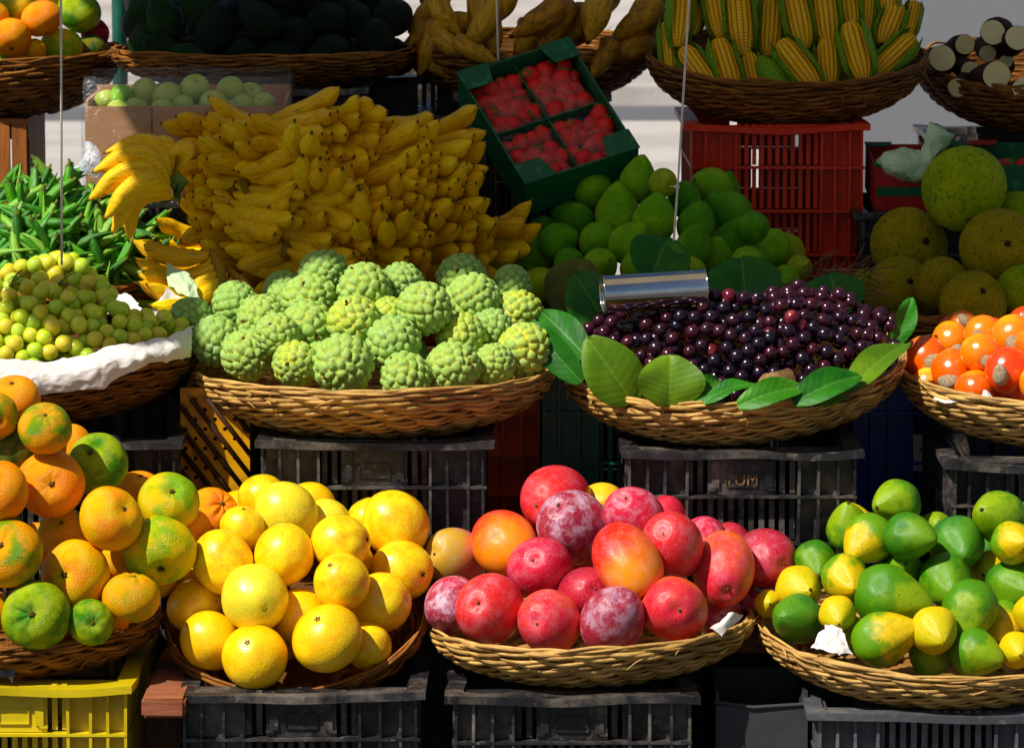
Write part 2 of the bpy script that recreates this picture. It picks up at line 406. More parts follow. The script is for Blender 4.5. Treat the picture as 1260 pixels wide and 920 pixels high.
def make_fruit(kind, pos, r, c1, c2, axis=None, squash=None, bloom=0.):
    r = r*1.0
    nm, cat, sh, part, pz = KIND[kind]
    o = link(nm, random.choice(SH[sh])); o['category'] = cat
    o['c1'] = tuple(c1); o['c2'] = tuple(c2)
    if kind == 'mango': o['bloom'] = float(bloom)
    if axis is None:
        axis = Vector((random.gauss(0, .6), random.uniform(-1, .3), random.gauss(.2, .6)))
    s = r
    o.matrix_world = Matrix.Translation(pos) @ spin(axis) @ Matrix.Diagonal((s, s, s*(squash or random.uniform(.96, 1.05)), 1))
    if part:
        p = link(part.name.split('.')[0], part, o)
        if kind == 'cashew':
            p.location = (0, 0, pz); p.scale = (.38, .34, .38); p.rotation_euler = (random.uniform(-.5, .5), random.uniform(.6, 1.4), 0)
            p['c1'] = S(190, 172, 140); p['c2'] = S(150, 125, 90)
        else: p.location = (0, 0, pz)
    return o

ORD = ['', 'first', 'second', 'third', 'fourth', 'fifth', 'sixth', 'seventh', 'eighth', 'ninth', 'tenth', 'eleventh', 'twelfth', 'thirteenth', 'fourteenth', 'fifteenth']
class Heap:
    """a pile: an ellipsoid mound over a basket; things are set on its surface"""
    def __init__(s, px, py, Y, rx, h, ry, name, band=40, rowword='row'):
        s.C = at(px, py, Y); s.ax = m(rx, Y); s.az = m(h, Y); s.ay = ry; s.name = name; s.items = []; s.band = band; s.typ = 0
    def add(s, kind, px, py, r, c1, c2, desc, axis=None, dy=0., squash=None, bloom=0.):
        if s.typ and any(q in desc for q in ('half hidden', 'tiny', 'tucked', 'partly hidden', 'behind', 'hidden')):
            r = max(r, s.typ*.82); dy = dy or r/F*6.5*1.1
        t = hit(px, py, s.C, s.ax, s.ay, s.az) + dy
        s.items.append(dict(kind=kind, px=px, py=py, r=r, c1=c1, c2=c2, desc=desc, axis=axis, t=t, squash=squash, bloom=bloom, lab=True))
    def relax(s, it=40, tight=.93):
        for _ in range(it):
            mv = False
            for i, a in enumerate(s.items):
                pa = CAM+ray(a['px'], a['py'])*a['t']; ra = a['r']/F*a['t']
                for b in s.items[i+1:]:
                    if abs(a['px']-b['px']) > a['r']+b['r'] or abs(a['py']-b['py']) > a['r']+b['r']: continue
                    pb = CAM+ray(b['px'], b['py'])*b['t']; rb = b['r']/F*b['t']
                    d = (pa-pb).length; g = tight*(ra+rb)-d
                    if g > 0:
                        mv = True
                        if b.get('fill') and not a.get('fill'): f = b
                        elif a.get('fill') and not b.get('fill'): f = a
                        else: f = a if a['t'] > b['t'] else b
                        f['t'] += g*.6+.001
                        if f is a: pa = CAM+ray(a['px'], a['py'])*a['t']
            if not mv: break
    def fill(s, n, kind, r, cols, desc, d0=.05, d1=.12, spread=1.):
        base = [i for i in s.items if i['lab']]; k = 0
        for _ in range(n*12):
            if k >= n: break
            b = random.choice(base); a = random.uniform(0, 6.28); q = b['r']*spread*random.uniform(.7, 1.15)
            px = b['px']+q*math.cos(a); py = b['py']+q*math.sin(a)
            if not any((px-o['px'])**2+(py-o['py'])**2 < (o['r']*.98)**2 for o in base): continue
            if py < min(o['py'] for o in base): continue
            rr = r*random.uniform(.88, 1.05)
            # keep its outline inside the pile's outline
            ok = all(any((px+rr*.8*math.cos(z)-o['px'])**2+(py+rr*.8*math.sin(z)-o['py'])**2 < (o['r']*1.12)**2 for o in base) for z in (0.6, 1.57, 2.5, 3.14, 0, 4.71))
            if not ok: continue
            t = hit(px, py, s.C, s.ax, s.ay, s.az)+random.uniform(d0, d1)
            P = CAM+ray(px, py)*t
            if any((P-(CAM+ray(o['px'], o['py'])*o['t'])).length < .88*(rr+o['r'])/F*t for o in s.items): continue
            c = random.choice(cols)
            s.items.append(dict(kind=kind, px=px, py=py, r=rr, c1=c[0], c2=c[1], desc=desc, axis=None, t=t, squash=None, bloom=0., lab=False, fill=True)); k += 1
    def build(s):
        out = []
        L = [i for i in s.items if i['lab']]
        L.sort(key=lambda i: i['py']); rows = []
        for i in L:
            if rows and i['py']-rows[-1][0]['py'] < s.band: rows[-1].append(i)
            else: rows.append([i])
        nr = len(rows)
        for ri, row in enumerate(rows):
            row.sort(key=lambda i: i['px'])
            rn = 'top' if ri == 0 else 'bottom' if ri == nr-1 else ORD[ri+1]
            for k, i in enumerate(row):
                sn = s.name.replace('the ', '')
                if len(row) == 1: w_ = f"alone in {rn} layer of {sn}"
                elif k == 0: w_ = f"leftmost in {rn} layer of {sn}"
                elif k == len(row)-1: w_ = f"rightmost in {rn} layer of {sn}"
                else: w_ = f"{ORD[min(k+1, 15)]} from left in {rn} layer of {sn}"
                ds = i['desc'].split()
                while len(ds)+len(w_.split()) > 16 and len(ds) > 2: ds.pop(0)
                i['label'] = f"{' '.join(ds)}, {w_}"
        keep = []; used = set()
        for i in s.items:
            if i['lab']: keep.append(i); continue
            seen = 0
            for q in range(40):
                a = q*2.4; rr = i['r']*math.sqrt((q+.5)/40); x, y = i['px']+rr*math.cos(a), i['py']+rr*math.sin(a)
                if not any(o is not i and o['t'] < i['t'] and (x-o['px'])**2+(y-o['py'])**2 < (o['r']*.97)**2 for o in s.items): seen += 1
            if seen < 3: continue
            o = min(L, key=lambda o: (o['px']-i['px'])**2+(o['py']-i['py'])**2); dx, dy = i['px']-o['px'], i['py']-o['py']
            wd = ('left of' if dx < 0 else 'right of') if abs(dx) > abs(dy) else ('above' if dy < 0 else 'below')
            lb = f"{i['desc']}, {wd} the {o['desc']}"
            if len(lb.split()) > 15: lb = f"{i['desc']}, {wd} the {' '.join(o['desc'].split()[-7:])}"
            if lb in used: lb = f"{i['desc']}, close {wd} the {o['desc']}"
            if lb in used: continue
            used.add(lb); i['label'] = lb; keep.append(i)
        for i in keep:
            P = CAM+ray(i['px'], i['py'])*i['t']; r = i['r']/F*i['t']
            o = make_fruit(i['kind'], P, r, i['c1'], i['c2'], i['axis'], i['squash'], i['bloom'])
            if i['lab']: o['label'] = i['label']; o['group'] = s.name.replace('the ', '')
            else: o['label'] = i['label']; o['group'] = s.name.replace('the ', '')
            out.append(o)
        return out
def ax(dx, dz): return Vector((dx, -math.sqrt(max(.05, 1-dx*dx-dz*dz)), dz))

# ---------------------------------------------------------------- baskets
def bowl(t): return (max(0., 1-(1-t)**2.1))**.5
def basket(label, px, py, Y, rpx, hpx, tilt=(0, 0), mt='wicker', group='wicker baskets of produce', rows=None, k=None, squash=1., seed=0, ramp_rim=True, rim=True):
    g = np.random.default_rng(seed+50); Rr = m(rpx, Y); H = m(hpx, Y)
    C = at(px, py, Y); o = thing('basket', label, 'basket', C - Vector((0, 0, H)), 0, group)
    o.rotation_euler = (tilt[0], tilt[1], 0); o.location = C + o.rotation_euler.to_matrix() @ Vector((0, 0, -H))
    k = k or max(9, round(2*math.pi*Rr/.125)); NR = rows or max(8, round((H+Rr*.28)/.0073)); ns = k*14
    V = []; Fc = []; T = []; t0 = .10
    K = 6
    for j in range(NR):
        t = t0+(1-t0)*(j+.5)/NR; r = Rr*bowl(t); z = H*t
        dr = Rr*(bowl(min(1, t+.01))-bowl(t-.01)); dz = H*.02; L = math.hypot(dr, dz); tr, tz = dr/L, dz/L   # along the wall
        nr_, nz_ = tz, -tr
        ph = np.arange(ns)/ns*2*math.pi; wob = sum(g.normal()*.0012*np.sin(q*ph+g.uniform(0, 6.3)) for q in (2, 3, 5, 8))
        s = np.cos(k*ph + math.pi*j + .35*j + .25*np.sin(3*ph+j*.3)+g.normal()*.2)
        pitch = .54*math.hypot(Rr*(bowl(min(1, t+.5/NR))-bowl(max(t0, t-.5/NR))), H/NR)*2
        hh = pitch*(.60+.20*s)*(1+.12*g.normal()); A = .0052*s
        segt = g.random(k*2+2); seg = ((k*ph+math.pi*j+.35*j)/(2*math.pi)).astype(int) % (k*2); tone = np.clip(.25+.75*segt[seg], 0, 1)
        b = len(V)
        for i in range(ns):
            for q in range(K):
                a = 2*math.pi*q/K; dd = .0022*math.cos(a)+A[i]; hhh = hh[i]*math.sin(a)+wob[i]
                rr = r+nr_*dd+tr*hhh; zz = z+nz_*dd+tz*hhh
                V.append((rr*math.cos(ph[i]), rr*math.sin(ph[i])*squash, zz)); T.append(tone[i])
        for i in range(ns):
            i2 = (i+1) % ns
            for q in range(K): q2 = (q+1) % K; Fc.append((b+i*K+q, b+i2*K+q, b+i2*K+q2, b+i*K+q2))
    me = mesh('weave', V, Fc, mt); setattr_f(me, 'tone', T); stuff(link('weave', me, o))
    # uprights inside the weave and a woven bottom
    mb = MB(); 
    for i in range(2*k):
        a = 2*math.pi*(i+.5)/(2*k)
        mb.tube([((Rr*bowl(t)-.001)*math.cos(a), (Rr*bowl(t)-.001)*math.sin(a)*squash, H*t) for t in np.linspace(.1, 1.0, 9)], .0030, 6)
    me = mb.me('upright', mt, True); setattr_f(me, 'tone', np.full(len(me.vertices), .3)); stuff(link('upright', me, o))
    rb = Rr*bowl(.10); V = []; Fc = []
    nb = 9
    for i in range(nb+1):
        for q in range(48): a = 2*math.pi*q/48; V.append((rb*1.02*i/nb*math.cos(a), rb*1.02*i/nb*math.sin(a)*squash, H*.09+.003*math.sin(i*3.1+q*math.pi)))
    for i in range(nb):
        for q in range(48): Fc.append((i*48+q, i*48+(q+1) % 48, (i+1)*48+(q+1) % 48, (i+1)*48+q))
    b = len(V); tl_ = np.linspace(.10, .985, 10)
    for t in tl_:
        for q in range(48): a = 2*math.pi*q/48; rr = Rr*bowl(t)-.0052; V.append((rr*math.cos(a), rr*math.sin(a)*squash, H*t))
    for i in range(9):
        for q in range(48): Fc.append((b+i*48+q, b+i*48+(q+1) % 48, b+(i+1)*48+(q+1) % 48, b+(i+1)*48+q))
    me = mesh('woven_bottom', V, Fc, mt); setattr_f(me, 'tone', np.full(len(V), .15)); link('woven_bottom', me, o)
    # rim: flat canes twisted round one another
    V = []; Fc = []; T = []
    nt_ = 260; kk = k*.5+(k % 2)*.5
    for sN in range(3):
        b = len(V)
        w3 = [g.normal() for _ in range(6)]
        for i in range(nt_):
            p = 2*math.pi*i/nt_; a = kk*p + sN*math.pi/1.5 + .5*math.sin(2*p+w3[0])
            wv = .0016*(w3[1]*math.sin(3*p)+w3[2]*math.sin(7*p+1)+w3[3]*math.sin(13*p))
            rr = Rr+.0036*math.cos(a)+wv*.6; zz = H+.001+.0030*math.sin(a)+wv
            th = .0036*(1+.25*math.sin(5*p+w3[4]))
            for q in range(6):
                aa = 2*math.pi*q/6; V.append(((rr+th*math.cos(aa)*.8)*math.cos(p), (rr+th*math.cos(aa)*.8)*math.sin(p)*squash, zz+th*math.sin(aa)*.75)); T.append(.45+.55*abs(math.sin(kk*p*.5+sN)))
        for i in range(nt_):
            i2 = (i+1) % nt_
            for q in range(6): Fc.append((b+i*6+q, b+i2*6+q, b+i2*6+(q+1) % 6, b+i*6+(q+1) % 6))
    me = mesh('rim', V, Fc, mt); setattr_f(me, 'tone', T); link('rim', me, o)
    # loose ends of cane
    mb = MB()
    for i in range(16):
        a = g.uniform(0, 6.28); ln = g.uniform(.012, .045); z = H*g.uniform(.55, 1.04); r0 = Rr*bowl(min(1, z/H))+.004; da = ln/Rr*g.choice([-1, 1]); up = g.uniform(-.4, .5)*ln
        mb.tube([((r0+.008*u*u)*math.cos(a+da*u), (r0+.008*u*u)*math.sin(a+da*u)*squash, z+up*u*u) for u in (0, .33, .66, 1)], [.0017, .0016, .0013, .0006], 5)
    me = mb.me('loose_cane', mt, True); setattr_f(me, 'tone', np.full(len(me.vertices), .85)); stuff(link('loose_cane', me, o))
    o['R'] = Rr; o['H'] = H
    return o

# ---------------------------------------------------------------- crates
def warp(me, amp, seed, fr=9.):
    v = np.array([tuple(x.co) for x in me.vertices]); d = np.stack([lumps(v, amp, fr, seed+i) for i in range(3)], 1); v = v+d
    me.vertices.foreach_set('co', v.astype(np.float32).ravel()); me.update(); return me
def crate(label, px, ypx_top, Y, w_px, mt, h=.31, d=.50, rz=0., group='stacked plastic crates', tiers=4, seed=0, plate=True, zc=None, text=None, lip=.011, w=None):
    """a moulded stacking crate; (px, ypx_top) is the middle of its front top edge, Y the distance of its front"""
    P = at(px, ypx_top, Y); w = w or m(w_px, Y); z1 = P.z if zc is None else zc; z0 = z1-h
    o = thing('plastic_crate', label, 'crate', (P.x, Y+d/2, z0), rz, group)
    g = random.Random(seed); hw = w/2; hd = d/2; dep = .020
    cz = w*.245                                                        # half width of the slotted middle
    # lip running round the top
    V = []; Fc = []
    prof = [(-.002, 0), (.010, 0), (.010, -lip), (.0, -lip-.002), (-.014, -lip*.6), (-.016, 0)]
    loop = []
    nseg = 26
    for (ax_, ay_, bx, by, nx, ny) in ((-hw, -hd, hw, -hd, 0, -1), (hw, -hd, hw, hd, 1, 0), (hw, hd, -hw, hd, 0, 1), (-hw, hd, -hw, -hd, -1, 0)):
        for i in range(nseg):
            u = i/nseg; loop.append((ax_+(bx-ax_)*u, ay_+(by-ay_)*u, nx, ny, u))
    for i, (x, y, nx, ny, u) in enumerate(loop):
        if u == 0:
            px_, py_ = loop[i-1][2], loop[i-1][3]; nx, ny = nx+px_, ny+py_
        for (a, b) in prof: V.append((x+nx*a, y+ny*a, h+b))
    L = len(loop); kk = len(prof)
    for i in range(L):
        for q in range(kk): Fc.append((i*kk+q, ((i+1) % L)*kk+q, ((i+1) % L)*kk+(q+1) % kk, i*kk+(q+1) % kk))
    me = mesh('rim', V, Fc, mt, False); warp(me, .0026, seed*7+1, 30.); me2 = me
    vv = np.array([tuple(x.co) for x in me.vertices]); vv[:, 2] -= .005*np.clip(1-(np.abs(vv[:, 0])/hw)**2, 0, 1)*(.6+.4*g.random()); me.vertices.foreach_set('co', vv.astype(np.float32).ravel())
    link('rim', me, o)
    fp = MB(); nq = 18
    for i in range(nq): fp.box(-hw+.015+(w-.03)*i/nq, -hw+.015+(w-.03)*(i+1)/nq, -hd+.0145, -hd+.062, h-.009, h-.004)
    fp = fp.me('rim_flange', mt); warp(fp, .0022, seed*5+2, 30.); link('rim_flange', fp, o)
    th = h/tiers
    for yy, sgn in ((-hd, 1), (hd, -1)):
        yb = yy+sgn*dep; front = sgn == 1
        Y0, Y1 = min(yy, yb), max(yy, yb)
        for s in (-1, 1):
            a, b = sorted((s*cz, s*(hw-.006)))
            MB().box(a, b, min(yb, yb+sgn*.003), max(yb, yb+sgn*.003), .002, h-.004).obj('end_panel', mt, o)
        # rails
        rail = MB(); 
        nx = 14
        for i in range(nx):
            rail.box(-hw+w*i/nx, -hw+w*(i+1)/nx, Y0-(0 if not front else .0), Y1, -.002, .002)
        rme = rail.me('rail', mt)
        for q in range(tiers):
            z = max(.002, q*th); r = link('rail', rme, o); r.location = (0, 0, z)
            r.rotation_euler = (0, g.uniform(-.004, .004), 0)
        rib = MB().box(-.0022, .0022, Y0+(.001 if front else 0), Y1-(0 if front else .001), .003, h-.006).me('rib', mt)
        for x in (-hw+.004, -hw+(hw-cz)*.33, -hw+(hw-cz)*.66, -cz, cz, hw-(hw-cz)*.66, hw-(hw-cz)*.33, hw-.004):
            r = link('rib', rib, o); r.location = (x, 0, 0); r.rotation_euler = (0, g.uniform(-.012, .012), 0)
        nsl = 11; pit = 2*cz/nsl
        for q in range(tiers):
            top = q == tiers-1
            wf = .27 if front else .499
            sl = MB().box(-pit*wf, pit*wf, min(yb, yb+sgn*.005), max(yb, yb+sgn*.005), q*th+.004, (q+1)*th-.002).me('slat', mt)
            for i in range(nsl):
                x = -cz+pit*(i+.5)
                if top and plate and front and abs(x) < cz*.58: continue
                if not front and g.random() < .06: continue
                s_ = link('slat', sl, o); s_.location = (x, 0, 0)
        if front and plate:
            mp = MB(); a = cz*.60; b = (tiers-1)*th+.003; c_ = h-.012
            mp.box(-a, a, yb-.010, yb+.002, b, c_)
            for s in (-1, 1):
                mp.box(s*a*.78-.006, s*a*.78+.006, yb-.014, yb-.0101, b+.010, c_-.006)
                mp.box(s*a*.78-.012*(s < 0)-.0, s*a*.78+.012*(s > 0), yb-.0138, yb-.0102, b+.006, b+.0098)
            mp.box(-a*.45, a*.45, yb-.0132, yb-.0102, b+.012, b+.0134); mp.box(-a*.45, a*.45, yb-.0132, yb-.0102, b+.034, b+.0354)
            mp.box(-a*.45-.0014, -a*.45, yb-.0131, yb-.0102, b+.0136, b+.0338); mp.box(a*.45, a*.45+.0014, yb-.0131, yb-.0102, b+.0136, b+.0338)
            pl = mp.obj('label_plate', mt, o)
            if text:
                cu = bpy.data.curves.new('t', 'FONT'); cu.body = text; cu.size = .026; cu.extrude = .0012; cu.align_x = 'CENTER'; cu.resolution_u = 3
                to = bpy.data.objects.new('t', cu); COL.objects.link(to); dg = bpy.context.evaluated_depsgraph_get()
                tm = bpy.data.meshes.new_from_object(to.evaluated_get(dg)); bpy.data.objects.remove(to); tm.materials.clear(); tm.materials.append(M['straw'])
                e = link('lettering', tm, pl); e.rotation_euler = (math.pi/2, 0, 0); e.location = (0, yb-.0112, b+.0145)
    for s in (-1, 1):                                                   # long sides: slotted wall with ribs
        sw = MB(); xb = s*(hw-dep)
        nn = 22
        for i in range(nn):
            y0 = -hd+.022+(d-.044)*i/nn; sw.box(min(xb, xb+s*.003), max(xb, xb+s*.003), y0, y0+(d-.044)/nn*.58, .002, h-.004)
        for q in range(tiers): sw.box(min(xb, s*hw), max(xb, s*hw), -hd+.002, hd-.002, max(.0, q*th)-.002+.0001*s, max(.0, q*th)+.002)
        for i in range(9):
            y0 = -hd+.03+(d-.06)*i/8; sw.box(min(xb, s*(hw-.001)), max(xb, s*(hw-.001)), y0-.002, y0+.002, .003, h-.006)
        sw.obj('side_wall', mt, o)
    fl = MB().box(-hw+.01, hw-.01, -hd+.021, hd-.021, .004, .010).obj('floor_panel', mt, o)
    return o

# ================================================================ the setting
def sheet(name, pts, z, mt, zb=None):
    mb = MB(); n_ = len(pts); v = [(x, y, z) for x, y in pts]; f = [tuple(range(n_))]
    if zb is not None:
        v += [(x, y, zb) for x, y in pts]; f += [(i, n_+i, n_+(i+1) % n_, (i+1) % n_) for i in range(n_)]
    return structure(name, mesh(name, v, f, mt, False))
sheet('road', [(-400, -60), (400, -60), (400, 900), (-400, 900)], 0, 'asphalt')
sheet('stall_ground', [(-3, 3), (3, 3), (3, 8.6), (-3, 8.6)], .004, 'stall_ground')
sheet('pavement', [(-14, 9.6), (1.15, 9.6), (1.15, 21.6), (-14, 21.6)], .11, 'concrete', .0)
sheet('far_pavement', [(-14, 24.6), (1.35, 24.6), (1.5, 70), (-14, 70)], .11, 'concrete', 0.)

# ================================================================ the stall
def awning_pt(q, z=2.5):
    k = (z-q.z)/SUN.z; return (q.x+SUN.x*k, q.y+SUN.y*k)
edge = [(100, -40, 7.8), (146, 128, 7.22), (195, 212, 7.22), (222, 300, 6.95), (240, 345, 6.88), (190, 385, 6.84), (140, 345, 6.84), (70, 322, 6.82), (30, 350, 6.78), (20, 400, 6.66), (100, 432, 6.60), (190, 432, 6.60), (240, 418, 6.68), (262, 352, 6.86), (335, 352, 6.84), (400, 322, 6.82),  # outline projected from wanted shade; forward tongue at left added to shade the grapes
        (520, 340, 6.84), (640, 350, 6.84), (720, 372, 6.8), (870, 350, 6.86), (1010, 352, 6.86), (1100, 372, 6.9), (1500, 372, 6.9)]
pts = [awning_pt(at(*q)) for q in edge]
xr = pts[-1][0]+1.2; xl = pts[0][0]
poly = pts + [(xr, pts[-1][1]), (xr, 7.3), (xl-.15, 7.3)]
aw = thing('stall_awning', 'dark cloth awning over the back of the stall, its tongue added to shade grapes', 'awning', (0, 6.5, 0))
aw_z = 2.5
v = [(x, y-6.5, aw_z) for x, y in poly]; k = len(poly); f = [tuple(range(k))]
link('canopy', mesh('canopy', v, f, 'awning_cloth_thin', False), aw)
for x, y in ((xr-.05, 7.25), (xl-.1, 7.25)):
    p = MB().tube([(0, 0, 0), (0, 0, 2.52)], .02, 10).obj('pole', 'green_paint', aw, True); p.location = (x, y-6.5, 0)
q = at(147, 20, 8.75)
tag(MB().tube([(0, 0, 0), (0, 0, 2.6)], .016, 12).obj('stall_post', 'green_paint', None, True), 'thin green painted post rising behind the dark green avocado basket', 'post').location = (q.x, q.y, 0)

def stack(px, w_px, Y, z1, lab, mt, h, n_, seed, **k):
    for i in range(n_):
        crate(lab[i], px, 0, Y, w_px, mt, h=h, seed=seed+i, zc=z1-h*i, **k)
B = 'black_plastic'
# front row
crate('yellow plastic crate under the tangerine basket', 15, 843, 6.1, 283, 'yellow_plastic', h=.2975, seed=3)
crate('black plastic crate under the yellow passion fruit basket', 370, 851, 6.1, 295, B, h=.2866, seed=12)
crate('black plastic crate under the pink mango basket', 704, 855, 6.1, 298, B, h=.2866, seed=21)
crate('worn grey plastic crate under the papaya basket', 1153, 876, 6.1, 300, 'grey_plastic', h=.2625, seed=33, plate=False)
# second row, two high
z2 = at(450, 541, 6.55).z
stack(66, 290, 6.55, z2, ['dark crate under the grape basket beside a blue cloth', 'black crate at ground level below the grape basket'], B, z2/2, 2, 40)
stack(458, 277, 6.55, z2, ['dusty black crate under the sugar apple basket', 'black crate at ground level below the sugar apple basket'], B, z2/2, 2, 45)
z2b = at(917, 554, 6.55).z
crate('dusty black crate with embossed letters under the jabuticaba basket', 917, 0, 6.55, 284, B, h=z2b/2, seed=51, zc=z2b, text='TUM')
crate('black crate at ground level below the jabuticaba basket', 917, 0, 6.55, 284, B, h=z2b/2, seed=52, zc=z2b/2)
z2c = at(1300, 567, 6.55).z
stack(1318, 276, 6.55, z2c, ['scuffed grey-black crate under the cashew basket', 'black crate at ground level below the cashew basket'], B, z2c/2, 2, 56)
# third row
stack(528, 270, 7.2, .70, ['orange crate standing behind the sugar apple crate', 'orange crate at ground level behind the black crates'], 'orange_plastic', .35, 2, 60, tiers=5)
stack(800, 262, 7.02, .67, ['dark green crate behind the gap between two middle baskets', 'dark green crate at ground level behind the mangoes'], 'green_plastic', .335, 2, 65, plate=False)
stack(1188, 262, 7.02, .67, ['blue crate with torn white label behind the papayas', 'blue crate at ground level behind the papayas'], 'blue_plastic', .335, 2, 70)
stack(60, 270, 7.02, .68, ['black crate supporting the okra basket', 'black crate at ground level below the okra'], B, .34, 2, 75)
stack(330, 250, 7.3, .66, ['black crate supporting the heap of bananas', 'black crate at ground level below the bananas'], B, .33, 2, 78)
# fourth row
zr = at(959, 153, 7.5).z
crate('red slotted plastic crate under the corn basket', 959, 0, 7.5, 212, 'red_plastic', h=.31, seed=81, zc=zr, plate=False)
crate('red crate below the red crate of the corn stack', 959, 0, 7.5, 212, 'red_plastic', h=.31, seed=82, zc=zr-.31, plate=False)
crate('lowest red crate of the corn stack', 959, 0, 7.5, 212, 'red_plastic', h=zr-.62, seed=83, zc=zr-.62, plate=False)
za = at(330, 108, 7.6).z
stack(320, 250, 7.62, za, ['black crate under the dark green avocado basket', 'middle black crate below the dark avocado basket', 'lowest black crate below the dark avocado basket'], B, za/3, 3, 90)
zp = at(640, 142, 7.72).z
stack(628, 215, 7.68, zp, ['black crate under the plantain basket', 'middle black crate below the plantains', 'lowest black crate below the plantains'], B, zp/3, 3, 95)
zc_ = at(1290, 174, 7.75).z
stack(1288, 245, 7.7, zc_, ['black crate under the cassava basket', 'middle black crate below the cassava', 'lowest black crate below the cassava'], B, zc_/3, 3, 100)
stack(478, 240, 8.0, za, ['black crate in the dark between avocados and plantains', 'middle black crate in the dark between avocados and plantains', 'lowest black crate in the dark between avocados and plantains'], B, za/3, 3, 105)

# torn label on the blue crate
q = at(1133, 558, 7.02); v = []; f = []
rag = [(-.011, -.030), (.012, -.032), (.013, -.018), (.004, -.014), (.010, -.004), (-.002, .004), (.006, .013), (.013, .012), (.012, .030), (-.012, .031)]
v = [(x, -.001, z) for x, z in rag]+[(x, 0, z) for x, z in rag]; k = len(rag)
f = [tuple(range(k)), tuple(range(2*k-1, k-1, -1))]+[(i, k+i, k+(i+1) % k, (i+1) % k) for i in range(k)]
tl = tag(link('torn_label', mesh('torn_label', v, f, 'paper', False)), 'torn white paper label stuck on the blue crate', 'label'); tl.location = (q.x, q.y+.0125, q.z)

# ochre sheet with round holes, leaning upright between two crates
def perforated():
    xl_, xr_ = at(217, 0, 6.66).x, at(303, 0, 6.66).x; z0, z1 = 0.012, .665
    cx = .0155; nx = round((xr_-xl_)/cx); nz = round((z1-z0)/cx*1.0)
    dx = (xr_-xl_)/nx; dz = (z1-z0)/nz; V = []; Fc = []
    for j in range(nz):
        for i in range(nx):
            x0 = i*dx; zz = z0+j*dz
            ring = [(0, 0), (.5, 0), (1, 0), (1, .5), (1, 1), (.5, 1), (0, 1), (0, .5)]
            b = len(V)
            if (i+j) % 2: 
                V += [(x0, 0, zz), (x0+dx, 0, zz), (x0+dx, 0, zz+dz), (x0, 0, zz+dz)]; Fc.append((b, b+1, b+2, b+3)); continue
            V += [(x0+u*dx, 0, zz+w_*dz) for u, w_ in ring]
            hr = .22
            inn = [(x0+dx*(.5+hr*math.cos(a)), zz+dz*(.5+hr*math.sin(a))) for a in [math.atan2(w_-.5, u-.5) for u, w_ in ring]]
            V += [(x, 0, z) for x, z in inn]+[(x, .004, z) for x, z in inn]
            for q in range(8):
                q2 = (q+1) % 8; Fc.append((b+q, b+q2, b+8+q2, b+8+q)); Fc.append((b+8+q, b+8+q2, b+16+q2, b+16+q))
    o = thing('perforated_crate', 'yellow crate wall with small round holes and modelled shadow stripes, left of the black crate', 'crate', (xl_, 6.66, 0))
    link('perforated_wall', mesh('perforated_wall', V, Fc, 'ochre_plastic', False), o)
    MB().box(0, xr_-xl_, .0, .008, .0, .0118).obj('bottom_edge', 'ochre_plastic', o)
    MB().box(0, xr_-xl_, -.004, .008, .6651, .676).obj('top_edge', 'ochre_plastic', o)
    mb = MB().box(.0, .004, .006, .30, .012, .665).box(xr_-xl_-.004, xr_-xl_, .006, .30, .012, .665); mb.obj('side_wall', 'ochre_plastic', o)
    MB().box(.004, xr_-xl_-.004, .30, .304, .012, .665).obj('back_wall', 'ochre_plastic', o)
    W_ = xr_-xl_
    for i in range(26):  # diagonal bands of sun and shade, modelled as dark brown bars
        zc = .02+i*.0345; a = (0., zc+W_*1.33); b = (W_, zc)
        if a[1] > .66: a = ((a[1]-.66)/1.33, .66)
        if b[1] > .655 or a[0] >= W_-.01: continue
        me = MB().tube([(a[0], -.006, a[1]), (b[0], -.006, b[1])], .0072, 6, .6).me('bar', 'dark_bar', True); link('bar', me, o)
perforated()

# ledges and bin between the crates
def plain_box(name, label, cat, pa, Y0, Y1, pb, z0, z1, mt, bev=.004):
    xa, xb = at(pa, 0, Y0).x, at(pb, 0, Y0).x
    bm = bmesh.new(); bmesh.ops.create_cube(bm, size=1); bmesh.ops.scale(bm, vec=(xb-xa, Y1-Y0, z1-z0), verts=bm.verts)
    bmesh.ops.bevel(bm, geom=list(bm.edges), offset=bev, segments=2, affect='EDGES'); me = bpy.data.meshes.new(name); bm.to_mesh(me); bm.free(); me.materials.append(M[mt])
    o = link(name, me); o.location = ((xa+xb)/2, (Y0+Y1)/2, (z0+z1)/2); return tag(o, label, cat)
zl = at(200, 860, 6.06).z
plain_box('wooden_ledge', 'reddish brown wooden board between yellow crate and black crate', 'board', 164, 6.06, 6.46, 219, zl-.028, zl, 'brown_wood')
plain_box('wooden_box', 'dark wooden box under the reddish board between yellow and black crates', 'box', 166, 6.15, 6.44, 217, .0041, zl-.0281, 'dark_bark')
plain_box('wooden_board', 'rough brown board lying behind the gap between mangoes and papayas', 'board', 868, 6.40, 6.53, 1010, .30, .335, 'brown_wood')
bn = thing('storage_bin', 'open grey bin in the dark gap below mangoes and papayas', 'bin', (at(944, 0, 6.2).x, 6.32, 0))
mb = MB(); hw = m(57, 6.2); zt = at(944, 868, 6.2).z
mb.box(-hw, hw, -.12, -.115, .0, zt); mb.box(-hw, -hw+.005, -.1148, .0748, 0, zt+.02); mb.box(hw-.005, hw, -.1148, .0748, 0, zt+.02); mb.box(-hw, hw, .075, .08, 0, zt+.02); mb.obj('bin_wall', 'bin_plastic', bn)
MB().tube([(-hw-.002, -.12, zt+.006), (-hw*.2, -.122, zt-.002), (hw+.002, -.12, zt+.003)], .003, 8).obj('bin_rim', 'bin_plastic', bn)
